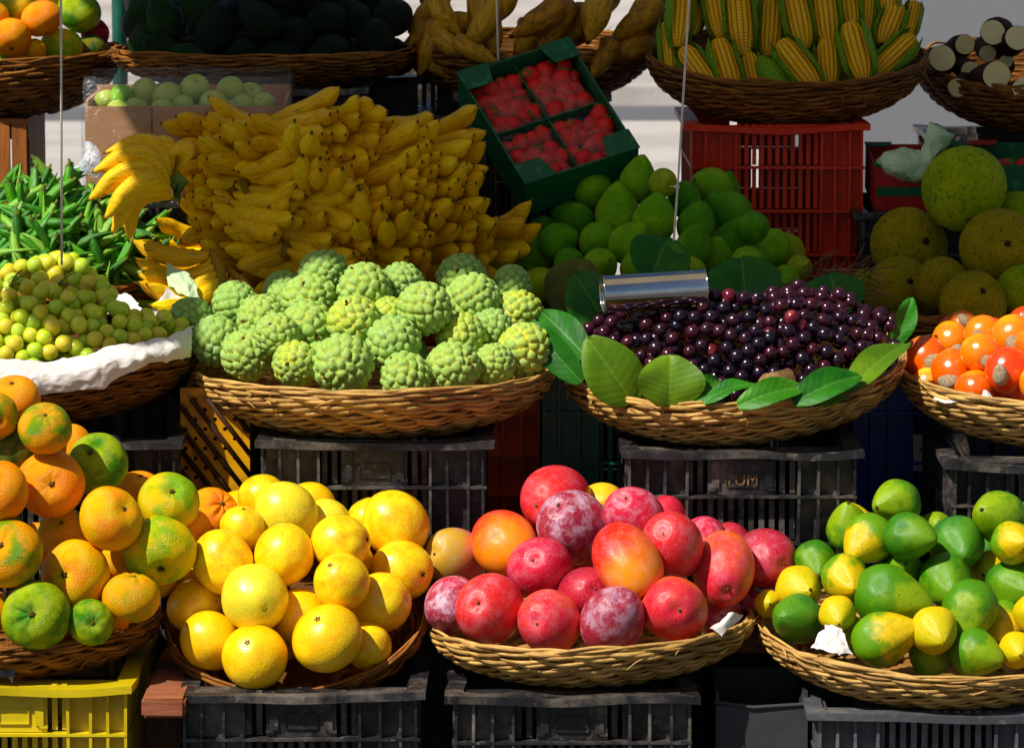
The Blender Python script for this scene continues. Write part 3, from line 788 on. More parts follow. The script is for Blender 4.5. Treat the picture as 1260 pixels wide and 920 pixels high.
# slatted wooden box at the upper left
wb = thing('wooden_box', 'upright slatted wooden box under the upper left orange basket', 'box', (at(-62, 0, 7.8).x, 7.95, 0))
zt = at(0, 152, 7.8).z; hw = m(92, 7.8)
for i in range(9):
    MB().box(-hw+i*2*hw/9+.002, -hw+(i+1)*2*hw/9-.002, -.15, -.138, .02, zt-.002).obj('slat', 'slat_wood', wb)
for z in (.02, zt*.5, zt-.03): MB().box(-hw, hw, -.1379, -.12, z, z+.028).obj('batten', 'slat_wood', wb)
MB().box(hw-.012, hw, -.1195, .15, .02, zt-.002).box(-hw, -hw+.012, -.1195, .15, .02, zt-.002).obj('side_wall', 'slat_wood', wb)
MB().box(-hw, hw, -.15, .15, zt-.0015, zt+.008).obj('lid', 'slat_wood', wb)

# ================================================================ baskets
G1 = 'baskets in the front row'; G2 = 'baskets in the middle row'; G3 = 'baskets in the back rows'
bA = basket('wicker basket of tangerines at the front left corner', 8, 764, 6.33, 190, 58, (0, -R(2)), 'dark_wicker', G1, seed=1)
bB = basket('tilted shallow wicker basket of yellow passion fruit', 367, 752, 6.33, 162, 66, (R(27), -R(5)), 'dark_wicker', G1, seed=2)
bC = basket('round wicker basket of pink mangoes', 727, 764, 6.33, 198, 66, (0, -R(2)), 'wicker', G1, seed=3)
bD = basket('tan wicker basket of green and yellow papayas', 1142, 778, 6.33, 208, 70, (R(5), R(3)), 'wicker', G1, seed=4)
bE = basket('wicker basket of green grapes lined with white paper', 32, 432, 6.78, 206, 82, (R(1), -R(1)), 'dark_wicker', G2, seed=5)
bF = basket('wide tan wicker basket of knobbly sugar apples', 459, 455, 6.78, 219, 76, (0, 0), 'wicker', G2, seed=6)
bG = basket('tan wicker basket of jabuticaba edged with green leaves', 904, 446, 6.80, 206, 82, (R(7), -R(3.5)), 'wicker', G2, seed=7)
bH = basket('tan wicker basket of orange cashew fruit', 1294, 448, 6.80, 190, 86, (R(8), 0), 'wicker', G2, seed=8)
bI = basket('brown wicker basket of okra and green chillies', 52, 338, 7.25, 163, 62, (R(3), -R(2)), 'dark_wicker', G3, seed=9)
bJ = basket('brown wicker basket of breadfruit', 1180, 378, 7.2, 140, 66, (0, 0), 'dark_wicker', G3, seed=10)
bK = basket('wicker basket of corn cobs standing on red crate', 968, 68, 7.75, 168, 76, (R(9), 0), 'dark_wicker', G3, seed=11)
bL = basket('dark wicker basket of cassava roots', 1290, 78, 7.95, 159, 78, (R(9), 0), 'dark_wicker', G3, seed=12)
bM_ = basket('dark wicker basket of plantains', 652, 52, 7.93, 150, 72, (R(3), 0), 'dark_wicker', G3, seed=13)
bN = basket('wide dark wicker basket of dark green avocados', 326, 62, 7.85, 184, 46, (0, 0), 'dark_wicker', G3, seed=14)
bO = basket('wicker basket of oranges in the upper left corner', 14, 66, 7.95, 131, 76, (R(2), -R(2)), 'dark_wicker', G3, seed=15)
bP = basket('wicker basket under the heap of pale green avocados', 800, 372, 7.25, 185, 46, (0, 0), 'dark_wicker', G3, seed=16)

# ================================================================ fruit
# --- tangerines
OR = (S(255, 138, 0), S(255, 165, 0)); OY = (S(255, 150, 0), S(235, 190, 0)); GO = (S(110, 155, 0), S(250, 160, 0)); GR = (S(60, 128, 4), S(165, 185, 4))
YG = (S(235, 200, 0), S(120, 180, 5)); OL = (S(185, 165, 0), S(245, 165, 0)); DG = (S(40, 80, 12), S(120, 120, 15))
H = Heap(60, 775, 6.36, 225, 325, .24, 'the tangerine pile', 42); H.typ = 38
TA = [(16, 492, 33, OR, 'small orange tangerine', 'tangerine'), (-8, 512, 30, GO, 'dark green and orange tangerine', 'tangerine'), (55, 527, 33, GO, 'green tangerine with orange blush', 'tangerine'),
 (119, 571, 38, GR, 'bright green tangerine', 'tangerine'), (62, 595, 41, OR, 'big glowing orange tangerine', 'tangerine'), (2, 603, 36, OR, 'deep orange tangerine', 'tangerine'),
 (136, 638, 39, OY, 'orange tangerine with greenish crown', 'tangerine'), (208, 617, 37, YG, 'lime green tangerine', 'tangerine'), (262, 632, 33, OR, 'ridged orange tangerine', 'ridged'),
 (78, 656, 32, OL, 'olive tangerine in shade', 'tangerine'), (10, 681, 42, GO, 'big wrinkled green and orange tangerine', 'ridged'), (92, 708, 43, OY, 'large yellow orange tangerine', 'ridged'),
 (197, 678, 44, YG, 'large yellow green tangerine', 'tangerine'), (161, 735, 35, OL, 'olive and orange tangerine', 'tangerine'), (44, 757, 42, GR, 'wrinkled green tangerine', 'ridged'),
 (112, 765, 28, GR, 'small dark green tangerine', 'tangerine'), (140, 690, 22, OY, 'half hidden yellow tangerine', 'tangerine'), (18, 555, 24, DG, 'half hidden dark green tangerine', 'tangerine'),
 (172, 606, 20, OR, 'half hidden orange tangerine', 'orange'), (-18, 755, 30, OY, 'cropped orange tangerine', 'tangerine'), (232, 655, 26, OR, 'partly hidden orange tangerine', 'orange'), (88, 552, 16, OR, 'tiny orange tangerine peeking out', 'orange')]
AXT = {2: (.1, .75), 4: (.15, .15), 10: (-.2, .5), 11: (-.3, .2), 14: (-.05, .25), 8: (.5, .6), 15: (.2, .1), 12: (.1, -.5), 7: (.2, .6), 3: (-.2, .6), 6: (.6, .5)}
for i, (x, y, r, c, d, k) in enumerate(TA): H.add(k, x, y, r*1.03, c[0], c[1], d, ax(*AXT[i]) if i in AXT else None)
H.fill(26, 'orange', 30, [OR, OL, DG, GO], 'half buried tangerine'); H.relax(); H.build()
# --- passion fruit
Y1 = (S(255, 222, 18), S(246, 182, 0)); Y2 = (S(255, 228, 40), S(225, 212, 45)); Y3 = (S(250, 190, 0), S(255, 208, 10))
H = Heap(367, 752, 6.36, 165, 135, .17, 'the passion fruit pile', 34); H.typ = 36
for x, y, r, c, d in [(352, 631, 39, Y2, 'greenish yellow passion fruit'), (298, 650, 29, Y1, 'smooth pale yellow passion fruit'), (275, 690, 38, Y1, 'bright smooth yellow passion fruit'),
 (350, 683, 38, Y1, 'round golden passion fruit'), (403, 643, 22, Y2, 'half hidden yellow passion fruit'), (419, 668, 36, Y1, 'golden passion fruit'), (487, 644, 41, Y1, 'large lumpy yellow passion fruit'),
 (456, 642, 25, Y1, 'half hidden golden passion fruit'), (240, 746, 34, Y1, 'golden passion fruit with dried blossom mark'), (313, 735, 41, Y2, 'large pale yellow passion fruit'), (421, 716, 36, Y1, 'golden passion fruit with small dent'),
 (495, 701, 38, Y1, 'wide yellow passion fruit'), (468, 741, 37, Y1, 'smooth bright yellow passion fruit'), (368, 760, 37, Y3, 'shaded yellow passion fruit'), (258, 788, 36, Y3, 'passion fruit with scarred top'),
 (313, 808, 42, Y3, 'oval wrinkled golden passion fruit'), (403, 785, 45, Y3, 'oval blotched golden passion fruit'), (452, 795, 30, Y1, 'yellow passion fruit near the cane'), (236, 704, 28, Y3, 'dull yellow passion fruit behind others'), (322, 612, 14, Y1, 'tiny visible piece of passion fruit')]:
    H.add('passion', x, y, r, c[0], c[1], d, None, -.035 if 'oval' in d else 0, .86 if 'oval' in d else None)
H.fill(14, 'passion', 30, [Y3, Y1], 'half buried fruit'); H.relax(); H.build()
# --- mangoes
RD = (S(208, 4, 52), S(228, 36, 40)); RO = (S(225, 25, 8), S(255, 150, 0)); PK = (S(226, 34, 96), S(208, 8, 58)); PU = (S(200, 30, 70), S(150, 30, 60)); PG = (S(232, 62, 92), S(195, 165, 15)); DR = (S(150, 6, 42), S(190, 24, 56)); OO = (S(250, 112, 20), S(222, 24, 60))
H = Heap(727, 764, 6.36, 200, 180, .2, 'the mango pile', 40); H.typ = 37
for x, y, r, c, d, a, bl in [(684, 615, 42, RD, 'glossy crimson mango', (-.5, 0), .1), (706, 648, 43, PU, 'purple mango with whitish bloom', (-.4, .65), 1.), (620, 668, 38, RO, 'orange and red mango', (.3, -.5), 0),
 (560, 686, 36, PG, 'pink mango with green side', (-.6, .25), .2), (665, 700, 40, PK, 'pink red mango', (-.2, .4), .15), (773, 693, 41, RO, 'tall mango with orange top and red base', (.45, -.7), .1),
 (781, 637, 36, PK, 'raspberry pink mango', (-.3, .7), .5), (828, 670, 39, RD, 'streaked red mango with visible stem', (-.3, .45), .2), (603, 748, 42, RD, 'dark pink mango with stem scar', (-.3, .3), .2),
 (676, 764, 39, OO, 'pink and orange mango', (-.35, .1), .15), (753, 764, 39, PU, 'small purple pink mango', (.1, .7), .6), (829, 749, 41, OO, 'orange red mango with yellow stem dot', (.1, .15), 0),
 (891, 699, 40, OO, 'upright orange edged red mango', (.05, -.35), .1), (940, 687, 38, DR, 'dark red mango in half shade', (.5, 0), .1), (556, 744, 32, PU, 'bluish purple mango', (-.3, -.6), 1.),
 (720, 730, 34, DR, 'shaded red mango', (.3, .3), 0), (868, 664, 18, PK, 'half hidden pink mango', (0, .3), .4), (887, 758, 27, DR, 'dull pink mango behind white paper', (0, .2), .6), (740, 622, 20, Y1, 'half hidden yellow fruit', (0, 0), 0), (905, 742, 22, DR, 'shaded pink mango behind the paper strip', (.2, .2), .4)]:
    H.add('mango', x, y, r*1.05, c[0], c[1], d, ax(*a), 0, 1.0 if 'tall' not in d and 'upright' not in d else 1.1, bl)
H.fill(16, 'mango', 32, [DR, RD], 'half buried mango'); H.relax(); H.build()
# --- papayas
PG1 = (S(72, 132, 6), S(140, 170, 8)); PG2 = (S(52, 118, 8), S(105, 152, 10)); PY = (S(235, 192, 0), S(205, 190, 8)); PM = (S(98, 150, 5), S(232, 192, 5)); PB = (S(46, 112, 34), S(82, 142, 22))
H = Heap(1142, 776, 6.36, 212, 160, .2, 'the papaya pile', 33); H.typ = 29
for x, y, r, c, d, a in [(1102, 620, 29, PG1, 'plump green papaya', (-.7, .0)), (1046, 649, 28, PG1, 'green papaya pointing up', (-.1, .9)), (1068, 664, 30, PM, 'yellow green papaya', (-.6, -.5)), (1120, 660, 29, PG2, 'deep green papaya', (.75, .0)),
 (1152, 652, 20, PG1, 'half hidden papaya', (0, .5)), (1178, 670, 33, PB, 'bluish green papaya', (.1, -.2)), (1003, 692, 26, PG2, 'mottled green papaya', (.1, -.3)), (1040, 711, 28, PM, 'small half yellow papaya', (.2, -.2)),
 (984, 723, 28, PY, 'small yellow papaya', (.3, .1)), (1030, 756, 23, PY, 'small yellow papaya low down', (0, -.2)), (980, 761, 30, PB, 'dark green papaya beside paper', (-.5, .2)), (1098, 734, 40, PG1, 'large green papaya with pointed end', (.93, -.15)),
 (1165, 716, 34, PG2, 'round deep green papaya', (.1, -.2)), (1228, 634, 32, PG1, 'green papaya with ringed stem', (-.6, .3)), (1247, 668, 27, PM, 'yellowing papaya', (.3, .2)), (1248, 722, 34, PG2, 'large green papaya at the frame edge', (.3, .0)),
 (1194, 752, 34, PG1, 'shiny green papaya', (-.2, -.8)), (1088, 784, 34, PM, 'green papaya with yellow pointed tip', (.9, .35)), (1150, 776, 29, PY, 'bright yellow papaya', (.2, -.2)), (1232, 772, 31, PM, 'green yellow papaya', (-.2, -.3)),
 (1202, 803, 29, PG1, 'green papaya on the basket edge', (.8, -.2)), (1145, 806, 25, PG2, 'small green papaya on the basket edge', (0, .4)), (1252, 800, 23, PY, 'small yellow papaya on the basket edge', (0, 0)), (946, 743, 17, PY, 'shaded little yellow papaya', (0, .2)),
 (1216, 702, 24, PY, 'half hidden yellow papaya', (-.3, 0)), (1040, 776, 22, PG1, 'small papaya behind the white paper', (.2, .2)), (1112, 700, 22, PG2, 'half hidden green papaya', (0, .4)), (1152, 745, 24, PY, 'tucked in yellow papaya', (0, .2)), (1272, 755, 24, PY, 'cropped yellow papaya', (0, .2)), (1278, 640, 28, PG1, 'cropped green papaya', (0, .2)), (1195, 630, 0, PG1, '', (0, 0))]:
    if r: H.add('papaya', x, y, r*1.03, c[0], c[1], d, ax(*a))
H.fill(34, 'papaya', 25, [PG2, PB, PY], 'half buried papaya', .03, .1); H.relax(); H.build()
# --- sugar apples
A1 = (S(165, 200, 88), S(190, 185, 35)); A2 = (S(148, 190, 96), S(165, 180, 70)); A3 = (S(185, 205, 60), S(230, 210, 50))
H = Heap(459, 455, 6.80, 222, 128, .22, 'the sugar apple pile', 26); H.typ = 29
for x, y, r, c, d in [(398, 338, 28, A2, 'shaded green sugar apple'), (290, 374, 27, A2, 'shaded dark green sugar apple'), (235, 392, 25, A2, 'shaded round sugar apple'), (266, 420, 29, A2, 'grey green sugar apple'), (322, 393, 29, A1, 'green sugar apple'),
 (305, 437, 31, A1, 'large knobbed sugar apple'), (381, 369, 31, A1, 'green yellow sugar apple'), (379, 406, 32, A1, 'big green sugar apple'), (364, 449, 27, A3, 'yellowish sugar apple'), (449, 358, 32, A1, 'round pale green sugar apple'),
 (435, 395, 31, A3, 'yellow grooved sugar apple'), (423, 450, 35, A1, 'large sugar apple at the rim'), (495, 350, 25, A2, 'half hidden sugar apple'), (522, 379, 31, A1, 'pale knobbed sugar apple'), (483, 423, 32, A2, 'bluish green sugar apple'),
 (500, 465, 30, A1, 'low sugar apple at the rim'), (568, 341, 28, A2, 'dark shaded sugar apple'), (582, 370, 31, A1, 'bright sugar apple'), (568, 416, 31, A3, 'yellow green sugar apple lying behind'), (558, 452, 31, A1, 'pale sugar apple at the rim'),
 (608, 447, 24, A1, 'small green sugar apple'), (637, 386, 29, A3, 'yellow green sugar apple'), (645, 430, 31, A3, 'plump yellow grooved sugar apple'), (341, 412, 26, A1, 'middling sugar apple'), (604, 408, 26, A2, 'sugar apple tucked between neighbours'), (355, 365, 24, A2, 'half shaded sugar apple'), (480, 390, 24, A3, 'yellowish sugar apple tucked behind'), (395, 445, 20, A1, 'tiny sugar apple'), (630, 352, 24, A2, 'shaded sugar apple')]:
    H.add('sugar', x, y, r*1.06, c[0], c[1], d)
H.fill(22, 'sugar', 26, [A2], 'half buried fruit', .03, .1); H.relax(); H.build()
# --- cashew fruit
C1 = (S(255, 150, 0), S(248, 92, 0)); C2 = (S(255, 175, 0), S(252, 125, 0)); C3 = (S(250, 105, 0), S(238, 62, 5)); C4 = (S(255, 200, 40), S(250, 150, 20))
H = Heap(1294, 452, 6.82, 192, 70, .2, 'the cashew fruit pile', 28); H.typ = 24
for x, y, r, c, d, a in [(1170, 418, 23, C2, 'orange cashew fruit', (.2, -.85)), (1210, 410, 22, C2, 'orange cashew fruit with grey nut', (-.35, -.3)), (1246, 412, 26, C2, 'golden orange cashew fruit', (-.1, -.5)), (1137, 440, 27, C1, 'big orange cashew fruit with pale nut', (.35, -.1)), (1172, 455, 26, C1, 'red orange cashew fruit', (-.25, -.7)),
 (1206, 434, 24, C2, 'bright orange cashew fruit', (.3, -.55)), (1241, 455, 28, C3, 'red cashew fruit with brown nut', (-.5, -.3)), (1142, 471, 19, C4, 'small yellow cashew fruit', (-.2, -.6)), (1200, 479, 24, C1, 'orange cashew fruit by the white paper', (-.35, -.65)), (1244, 485, 24, C1, 'low orange cashew fruit', (-.3, -.6)),
 (1222, 410, 18, C3, 'half hidden red cashew fruit', (0, .6)), (1185, 400, 18, C2, 'half hidden cashew fruit', (0, .6)), (1130, 448, 18, OL, 'half hidden olive cashew fruit', (-.1, -.5)), (1275, 425, 26, C1, 'cropped cashew fruit', (.2, -.3)), (1280, 470, 26, C2, 'cropped orange cashew fruit', (.2, -.3)), (1218, 458, 18, C3, 'tucked in red cashew fruit', (0, .6)), (1262, 398, 20, C3, 'red cashew fruit at the back', (0, .8))]:
    H.add('cashew', x, y, r*1.06, c[0], c[1], d, ax(a[0]*.8, a[1]*.5))
H.fill(12, 'cashew', 20, [C3], 'half buried red fruit', .03, .1); H.relax(); H.build()
# --- pale green avocados
V1 = (S(165, 215, 15), S(120, 195, 10)); V2 = (S(115, 190, 10), S(85, 165, 8)); V3 = (S(215, 220, 25), S(165, 200, 20))
H = Heap(800, 350, 7.25, 195, 150, .16, 'the pale green avocado pile', 26)
for x, y, r, c, d, a in [(730, 234, 23, V1, 'round green avocado', (0, .1)), (786, 219, 22, V1, 'upright green avocado', (.2, .9)), (817, 224, 17, V3, 'small avocado', (.2, .3)), (842, 243, 20, V2, 'dark green avocado', (0, .6)), (760, 258, 27, V1, 'large green avocado', (0, .9)), (710, 268, 20, V2, 'dark avocado', (0, .5)),
 (736, 297, 24, V1, 'green avocado', (-.2, .2)), (690, 296, 22, V2, 'green avocado', (.7, .3)), (806, 268, 26, V1, 'pear shaped avocado', (.1, .85)), (650, 312, 27, V1, 'plump avocado', (-.1, .8)), (668, 280, 15, V2, 'small dark avocado', (0, .4)), (776, 296, 23, V1, 'pear shaped green avocado', (.5, .7)),
 (858, 272, 23, V2, 'dark green avocado', (.2, .8)), (874, 229, 23, V1, 'light green avocado', (-.6, .3)), (893, 259, 27, V2, 'big dark green avocado', (-.6, .5)), (928, 279, 19, V2, 'round avocado', (.2, .2)), (945, 309, 24, V1, 'green avocado', (-.4, -.3)), (966, 306, 21, V3, 'yellowish avocado', (-.5, .6)), (903, 300, 28, V2, 'large avocado', (.2, .8)), (880, 315, 22, V1, 'avocado', (.1, .8)),
 (855, 300, 22, V2, 'dark avocado', (.1, .8)), (620, 325, 18, V2, 'small avocado', (0, .4)), (666, 350, 22, V3, 'yellow green avocado', (.3, .3)), (630, 352, 18, V1, 'small green avocado', (.3, .3)), (790, 330, 24, V1, 'green avocado behind leaves', (.3, .3)), (740, 326, 21, V1, 'green avocado with blossom scar', (.3, .3)), (922, 322, 20, V1, 'avocado behind leaves', (.3, .3)), (702, 322, 18, V2, 'dark green avocado', (.3, .3)), (850, 335, 20, V3, 'yellowish avocado', (.3, .3)), (985, 330, 16, V3, 'small yellow green avocado', (.3, .3)), (703, 352, 20, V3, 'yellow avocado half behind a leaf', (.3, .3)), (966, 345, 18, V1, 'avocado low down', (0, 0))]:
    H.add('pear', x, y, r*1.14, c[0], c[1], d, ax(*a))
H.fill(34, 'pear', 20, [V2], 'half buried avocado', .03, .12); H.relax(); H.build()
# --- breadfruit
K1 = (S(200, 222, 10), S(165, 205, 10)); K2 = (S(205, 180, 15), S(176, 165, 14))
H = Heap(1180, 370, 7.2, 150, 150, .17, 'the breadfruit pile', 40)
for x, y, r, c, d, a in [(1187, 232, 53, K1, 'largest green breadfruit', (.1, -.75)), (1118, 302, 48, K2, 'brownish green breadfruit', (.4, .2)), (1229, 305, 49, K2, 'mottled breadfruit', (.1, .2)), (1107, 360, 45, K2, 'olive breadfruit', (.2, .4)), (1197, 375, 42, K2, 'olive breadfruit', (.2, .5)), (1258, 360, 34, K1, 'cropped green breadfruit', (.2, .3)), (1066, 352, 22, K1, 'small yellow green breadfruit', (.2, .2)), (1158, 350, 34, K2, 'shaded breadfruit', (.2, .2)), (1252, 268, 34, K1, 'half hidden green breadfruit', (.4, .2))]:
    H.add('breadfruit', x, y, r, c[0], c[1], d, ax(*a))
H.relax(); H.build()
# --- oranges, upper left
H = Heap(14, 62, 7.95, 130, 95, .15, 'the upper left orange pile', 24)
for x, y, r, c, d in [(76, 57, 26, YG, 'yellow green orange'), (51, 23, 25, OR, 'bright orange'), (13, 46, 25, OR, 'deep orange fruit'), (97, 16, 27, GR, 'green orange'), (30, 73, 21, OY, 'yellow orange'), (19, 4, 27, YG, 'yellow greenish orange'), (44, 60, 13, OY, 'tiny visible orange'), (113, 60, 18, DG, 'dark shaded orange'), (117, 40, 18, DR, 'dark reddish shaded orange'), (4, 76, 14, YG, 'small yellow orange'), (62, -8, 22, OY, 'half cropped orange'), (-14, 20, 24, OY, 'cropped orange')]:
    H.add('orange', x, y, r*1.04, c[0], c[1], d)
H.fill(10, 'orange', 20, [OR, OY], 'half buried orange', .03, .1); H.relax(); H.build()
# --- dark avocados
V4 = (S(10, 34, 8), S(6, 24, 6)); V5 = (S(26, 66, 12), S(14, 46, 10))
H = Heap(326, 66, 7.85, 182, 105, .18, 'the dark green avocado pile', 26)
g = random.Random(4)
spots = [(178, 52), (200, 20), (176, 18), (196, 62)]
for _ in range(900):
    x, y = g.uniform(165, 488), g.uniform(-45, 84)
    if ((x-326)/172)**2+((66-y)/118)**2 > 1 and y < 66: continue
    if all((x-a)**2+(y-b)**2 > 34**2 for a, b in spots): spots.append((x, y))
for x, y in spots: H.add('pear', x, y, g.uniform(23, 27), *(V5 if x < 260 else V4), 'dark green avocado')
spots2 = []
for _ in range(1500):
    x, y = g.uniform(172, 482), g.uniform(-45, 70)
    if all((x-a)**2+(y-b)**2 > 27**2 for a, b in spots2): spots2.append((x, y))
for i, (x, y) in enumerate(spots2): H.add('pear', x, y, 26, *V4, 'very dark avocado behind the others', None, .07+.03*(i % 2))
H.relax(); H.build()
# --- green apples in the box
P1 = (S(160, 185, 60), S(185, 195, 80)); P2 = (S(120, 190, 20), S(150, 200, 40))
H = Heap(225, 138, 7.37, 128, 40, .12, 'the green apple box', 16)
for x, y, r, c, d in [(150, 118, 14, P2, 'vivid green apple'), (179, 114, 17, P1, 'green apple'), (206, 119, 18, P1, 'pale green apple showing its calyx'), (240, 110, 18, P1, 'yellow green apple'), (284, 113, 18, P1, 'pale green apple'), (308, 118, 16, P1, 'green apple'), (200, 137, 15, P1, 'small green apple'), (226, 130, 13, P1, 'small apple'), (262, 127, 16, P1, 'apple'), (168, 134, 14, P1, 'pale apple'), (300, 132, 16, P1, 'apple'), (325, 128, 14, P1, 'apple'), (130, 124, 14, P1, 'apple in the corner'), (282, 140, 16, P1, 'apple'), (240, 146, 16, P1, 'apple'), (145, 140, 16, P1, 'apple')]:
    H.add('apple', x, y, r*1.05, c[0], c[1], d)
H.relax(); H.build()

# ================================================================ bananas
def banana_mesh(seed, bend=1.7, tipr=.27, ns=18, k=10):
    g = np.random.default_rng(seed); V = []; T = []; Fc = []
    for i in range(ns+1):
        x = i/ns; b = bend*(1-(2*x-1)**2)*(1+.25*math.sin(3*x+seed))
        r = .30+.70*min(1, (x/.22))**.8 if x < .22 else (1. if x < .72 else 1-(1-tipr)*((x-.72)/.23)**1.7 if x < .95 else tipr*(.8 if x < .985 else .55))
        r *= 1+.03*math.sin(7*x+seed)
        for q in range(k):
            a = 2*math.pi*q/k; rr = r*(1+.075*math.cos(5*a+.6)); V.append((x, rr*math.cos(a), rr*math.sin(a)-b)); T.append(max(0, (x-.972)/.03)+max(0, (.02-x)/.02)*.3)
    for i in range(ns):
        for q in range(k): Fc.append((i*k+q, i*k+(q+1) % k, (i+1)*k+(q+1) % k, (i+1)*k+q))
    Fc.append(tuple(range(k-1, -1, -1))); Fc.append(tuple(ns*k+q for q in range(k)))
    me = mesh('banana', V, Fc, 'banana_peel'); setattr_f(me, 'tip', np.clip(T, 0, 1)); return me
BAN = [banana_mesh(i, b) for i, b in enumerate((1.5, 2.0, 2.5, 1.8))]
def put_banana(a, b, r, bend, c1, c2, parent, me=None):
    X = Vector(b)-Vector(a); L = X.length; X.normalize(); Z = Vector(bend); Z = (Z-X*Z.dot(X)).normalized(); Yv = Z.cross(X)
    m_ = Matrix(((X.x*L, Yv.x*r, Z.x*r, a[0]), (X.y*L, Yv.y*r, Z.y*r, a[1]), (X.z*L, Yv.z*r, Z.z*r, a[2]), (0, 0, 0, 1)))
    o = link('banana', me or random.choice(BAN), parent)
    o.matrix_world = m_; o.matrix_parent_inverse = Matrix.Translation(-parent.location)
    o['c1'] = c1; o['c2'] = c2; return o
BC = [(S(252, 206, 8), S(242, 184, 8)), (S(246, 196, 8), S(224, 168, 12)), (S(255, 218, 12), S(246, 198, 8))]
def hand(C, d, n_, L, r, spread, label, up, group, first='banana_hand', fan=.55, layer2=2):
    o = thing(first, label, 'bananas', C, 0, group)
    d = d.normalized(); s_ = d.cross(up).normalized(); u = s_.cross(d)
    for k in range(n_+layer2):
        l2 = k >= n_; i = k if not l2 else k-n_+.5*(n_-layer2)+.2; q = i-(n_-1)/2
        off = u*(-1.5*r if l2 else 0)
        a = C+s_*q*r*.95+off*.6; ang = q/n_*fan
        b = a+(d*math.cos(ang)+s_*math.sin(ang))*L*random.uniform(.9, 1.08)+u*L*random.uniform(-.08, .12)+s_*q*r*.5+off*.5
        c = random.choice(BC); put_banana(a, b, r*random.uniform(.92, 1.06), u+s_*random.uniform(-.3, .3), c[0], c[1], o)
    mb = MB().tube([C-s_*(n_*.5*r)-d*.006, C-d*.012, C+s_*(n_*.5*r)-d*.006], [r*.4, r*.55, r*.4], 8, .8)
    cr = mb.obj('crown', 'banana_crown', o, True); cr.matrix_parent_inverse = Matrix.Translation(-Vector(C))
    return o
G = 'hands of small bananas in the big heap'
HB = Heap(412, 268, 7.27, 208, 156, .24, 'banana heap')
g = random.Random(11); cells = []
for rowi, (y, x0, x1, n_) in enumerate([(158, 300, 520, 5), (172, 270, 545, 5), (190, 262, 560, 6), (218, 255, 572, 6), (248, 248, 600, 7), (278, 238, 615, 7), (308, 230, 620, 7), (336, 228, 610, 7)]):
    for i in range(n_):
        cells.append((x0+(x1-x0)*(i+.5+(.22 if rowi % 2 else -.22))/n_+g.uniform(-14, 14), y+g.uniform(-12, 12), rowi, i, n_))
RN = ['top', 'second', 'third', 'fourth', 'fifth', 'sixth', 'seventh', 'bottom']
for x, y, rowi, i, n_ in cells:
    t = hit(x, y, HB.C, HB.ax, HB.ay, HB.az); C = CAM+ray(x, y)*(t+.045)
    fx = (x-400)/190
    if g.random() < .12: dx = g.uniform(-.4, .5); dy = -.9
    elif x < 330+g.uniform(-35, 35): dx = -.9; dy = g.uniform(-.6, -.3)
    else: dx = .9; dy = g.uniform(-.75, -.35)
    d = Vector((dx, dy, g.uniform(-.15, .25)-(.15 if y > 300 else 0))).normalized()
    up = Vector((-dx*.35+g.uniform(-.2, .2), -1, g.uniform(.1, .8))).normalized()
    wd = 'leftmost' if i == 0 else 'rightmost' if i == n_-1 else f'{ORD[i+1]} from left'
    C -= Vector((d.x, 0, d.z))*.058
    hand(C, d, g.choice([3, 4, 5, 5]), .128*g.uniform(.85, 1.1), .0168, 0, f'hand of ripe yellow bananas, {wd} in {RN[rowi]} tier of banana heap', up, G)
# hand lying on the okra, half in the sun
Cb = at(214, 228, 6.98); o = thing('banana_hand', 'hand of bright yellow bananas half in sun, resting on the okra left of the heap', 'bananas', Cb, 0, G)
for (ax_, ay_, Ya, bx, by, Yb, up) in [(210, 222, 7.0, 128, 188, 6.98, (0, 0, 1)), (212, 219, 7.02, 160, 192, 7.02, (0, 0, 1)), (214, 216, 7.02, 193, 190, 7.0, (.6, 0, 1)), (209, 226, 6.98, 113, 212, 6.95, (0, -.3, 1)), (208, 230, 6.97, 108, 247, 6.92, (0, -.4, .9)),
          (209, 234, 6.96, 128, 270, 6.90, (0, -.5, .8)), (212, 240, 6.97, 137, 288, 6.92, (-.3, -.4, .6)), (215, 243, 7.0, 158, 298, 6.97, (-.5, -.2, .5))]:
    put_banana(at(ax_, ay_, Ya), at(bx, by, Yb), .0178, Vector(up)*-1 if by > 235 else Vector(up)*-.8+Vector((0, 0, 0)), S(255, 205, 10), S(245, 185, 15), o, BAN[1])
cr = MB().tube([at(212, 216, 7.0), at(221, 226, 7.0), at(216, 246, 6.99)], [.012, .017, .010], 8).obj('crown', 'green_stem', o, True); cr.matrix_parent_inverse = Matrix.Translation(-Cb)
# lit hand low at the left of the heap
for (x, y, dx, dz, lab) in [(262, 330, -1, .0, 'hand of sunlit bananas jutting left at the foot of the banana heap'), (292, 352, -.8, -.35, 'lowest sunlit hand of bananas beside the shaded sugar apples')]:
    hand(at(x, y, 6.99), Vector((dx, -.35, dz)), 5, .125, .0175, 0, lab, Vector((0, -.6, .8)), G)

# plantains
PLC = [(S(205, 150, 14), S(160, 110, 16)), (S(190, 132, 12), S(130, 86, 16)), (S(215, 165, 22), S(175, 122, 16))]
def plantains(label, segs, C):
    C = Vector(C); o = thing('plantain_hand', label, 'plantains', C, 0, 'hands of plantains')
    for (x0, y0, x1, y1, w_, dY) in segs:
        c = random.choice(PLC); put_banana(at(x0, y0, 7.9+dY+.03), at(x1, y1, 7.84+dY), m(w_, 7.9)*1.12, Vector((random.uniform(-.6, .6), 1.2, .2)), c[0], c[1], o)
    xs = [q[0] for q in segs]; ys = [q[1] for q in segs]
    cr = MB().tube([at(min(xs), min(ys)-3, 7.93), at((min(xs)+max(xs))/2, min(ys)-8, 7.92), at(max(xs), min(ys)-3, 7.93)], [.014, .02, .014], 8).obj('crown', 'dry_stem', o, True)
    cr.matrix_parent_inverse = Matrix.Translation(-C)
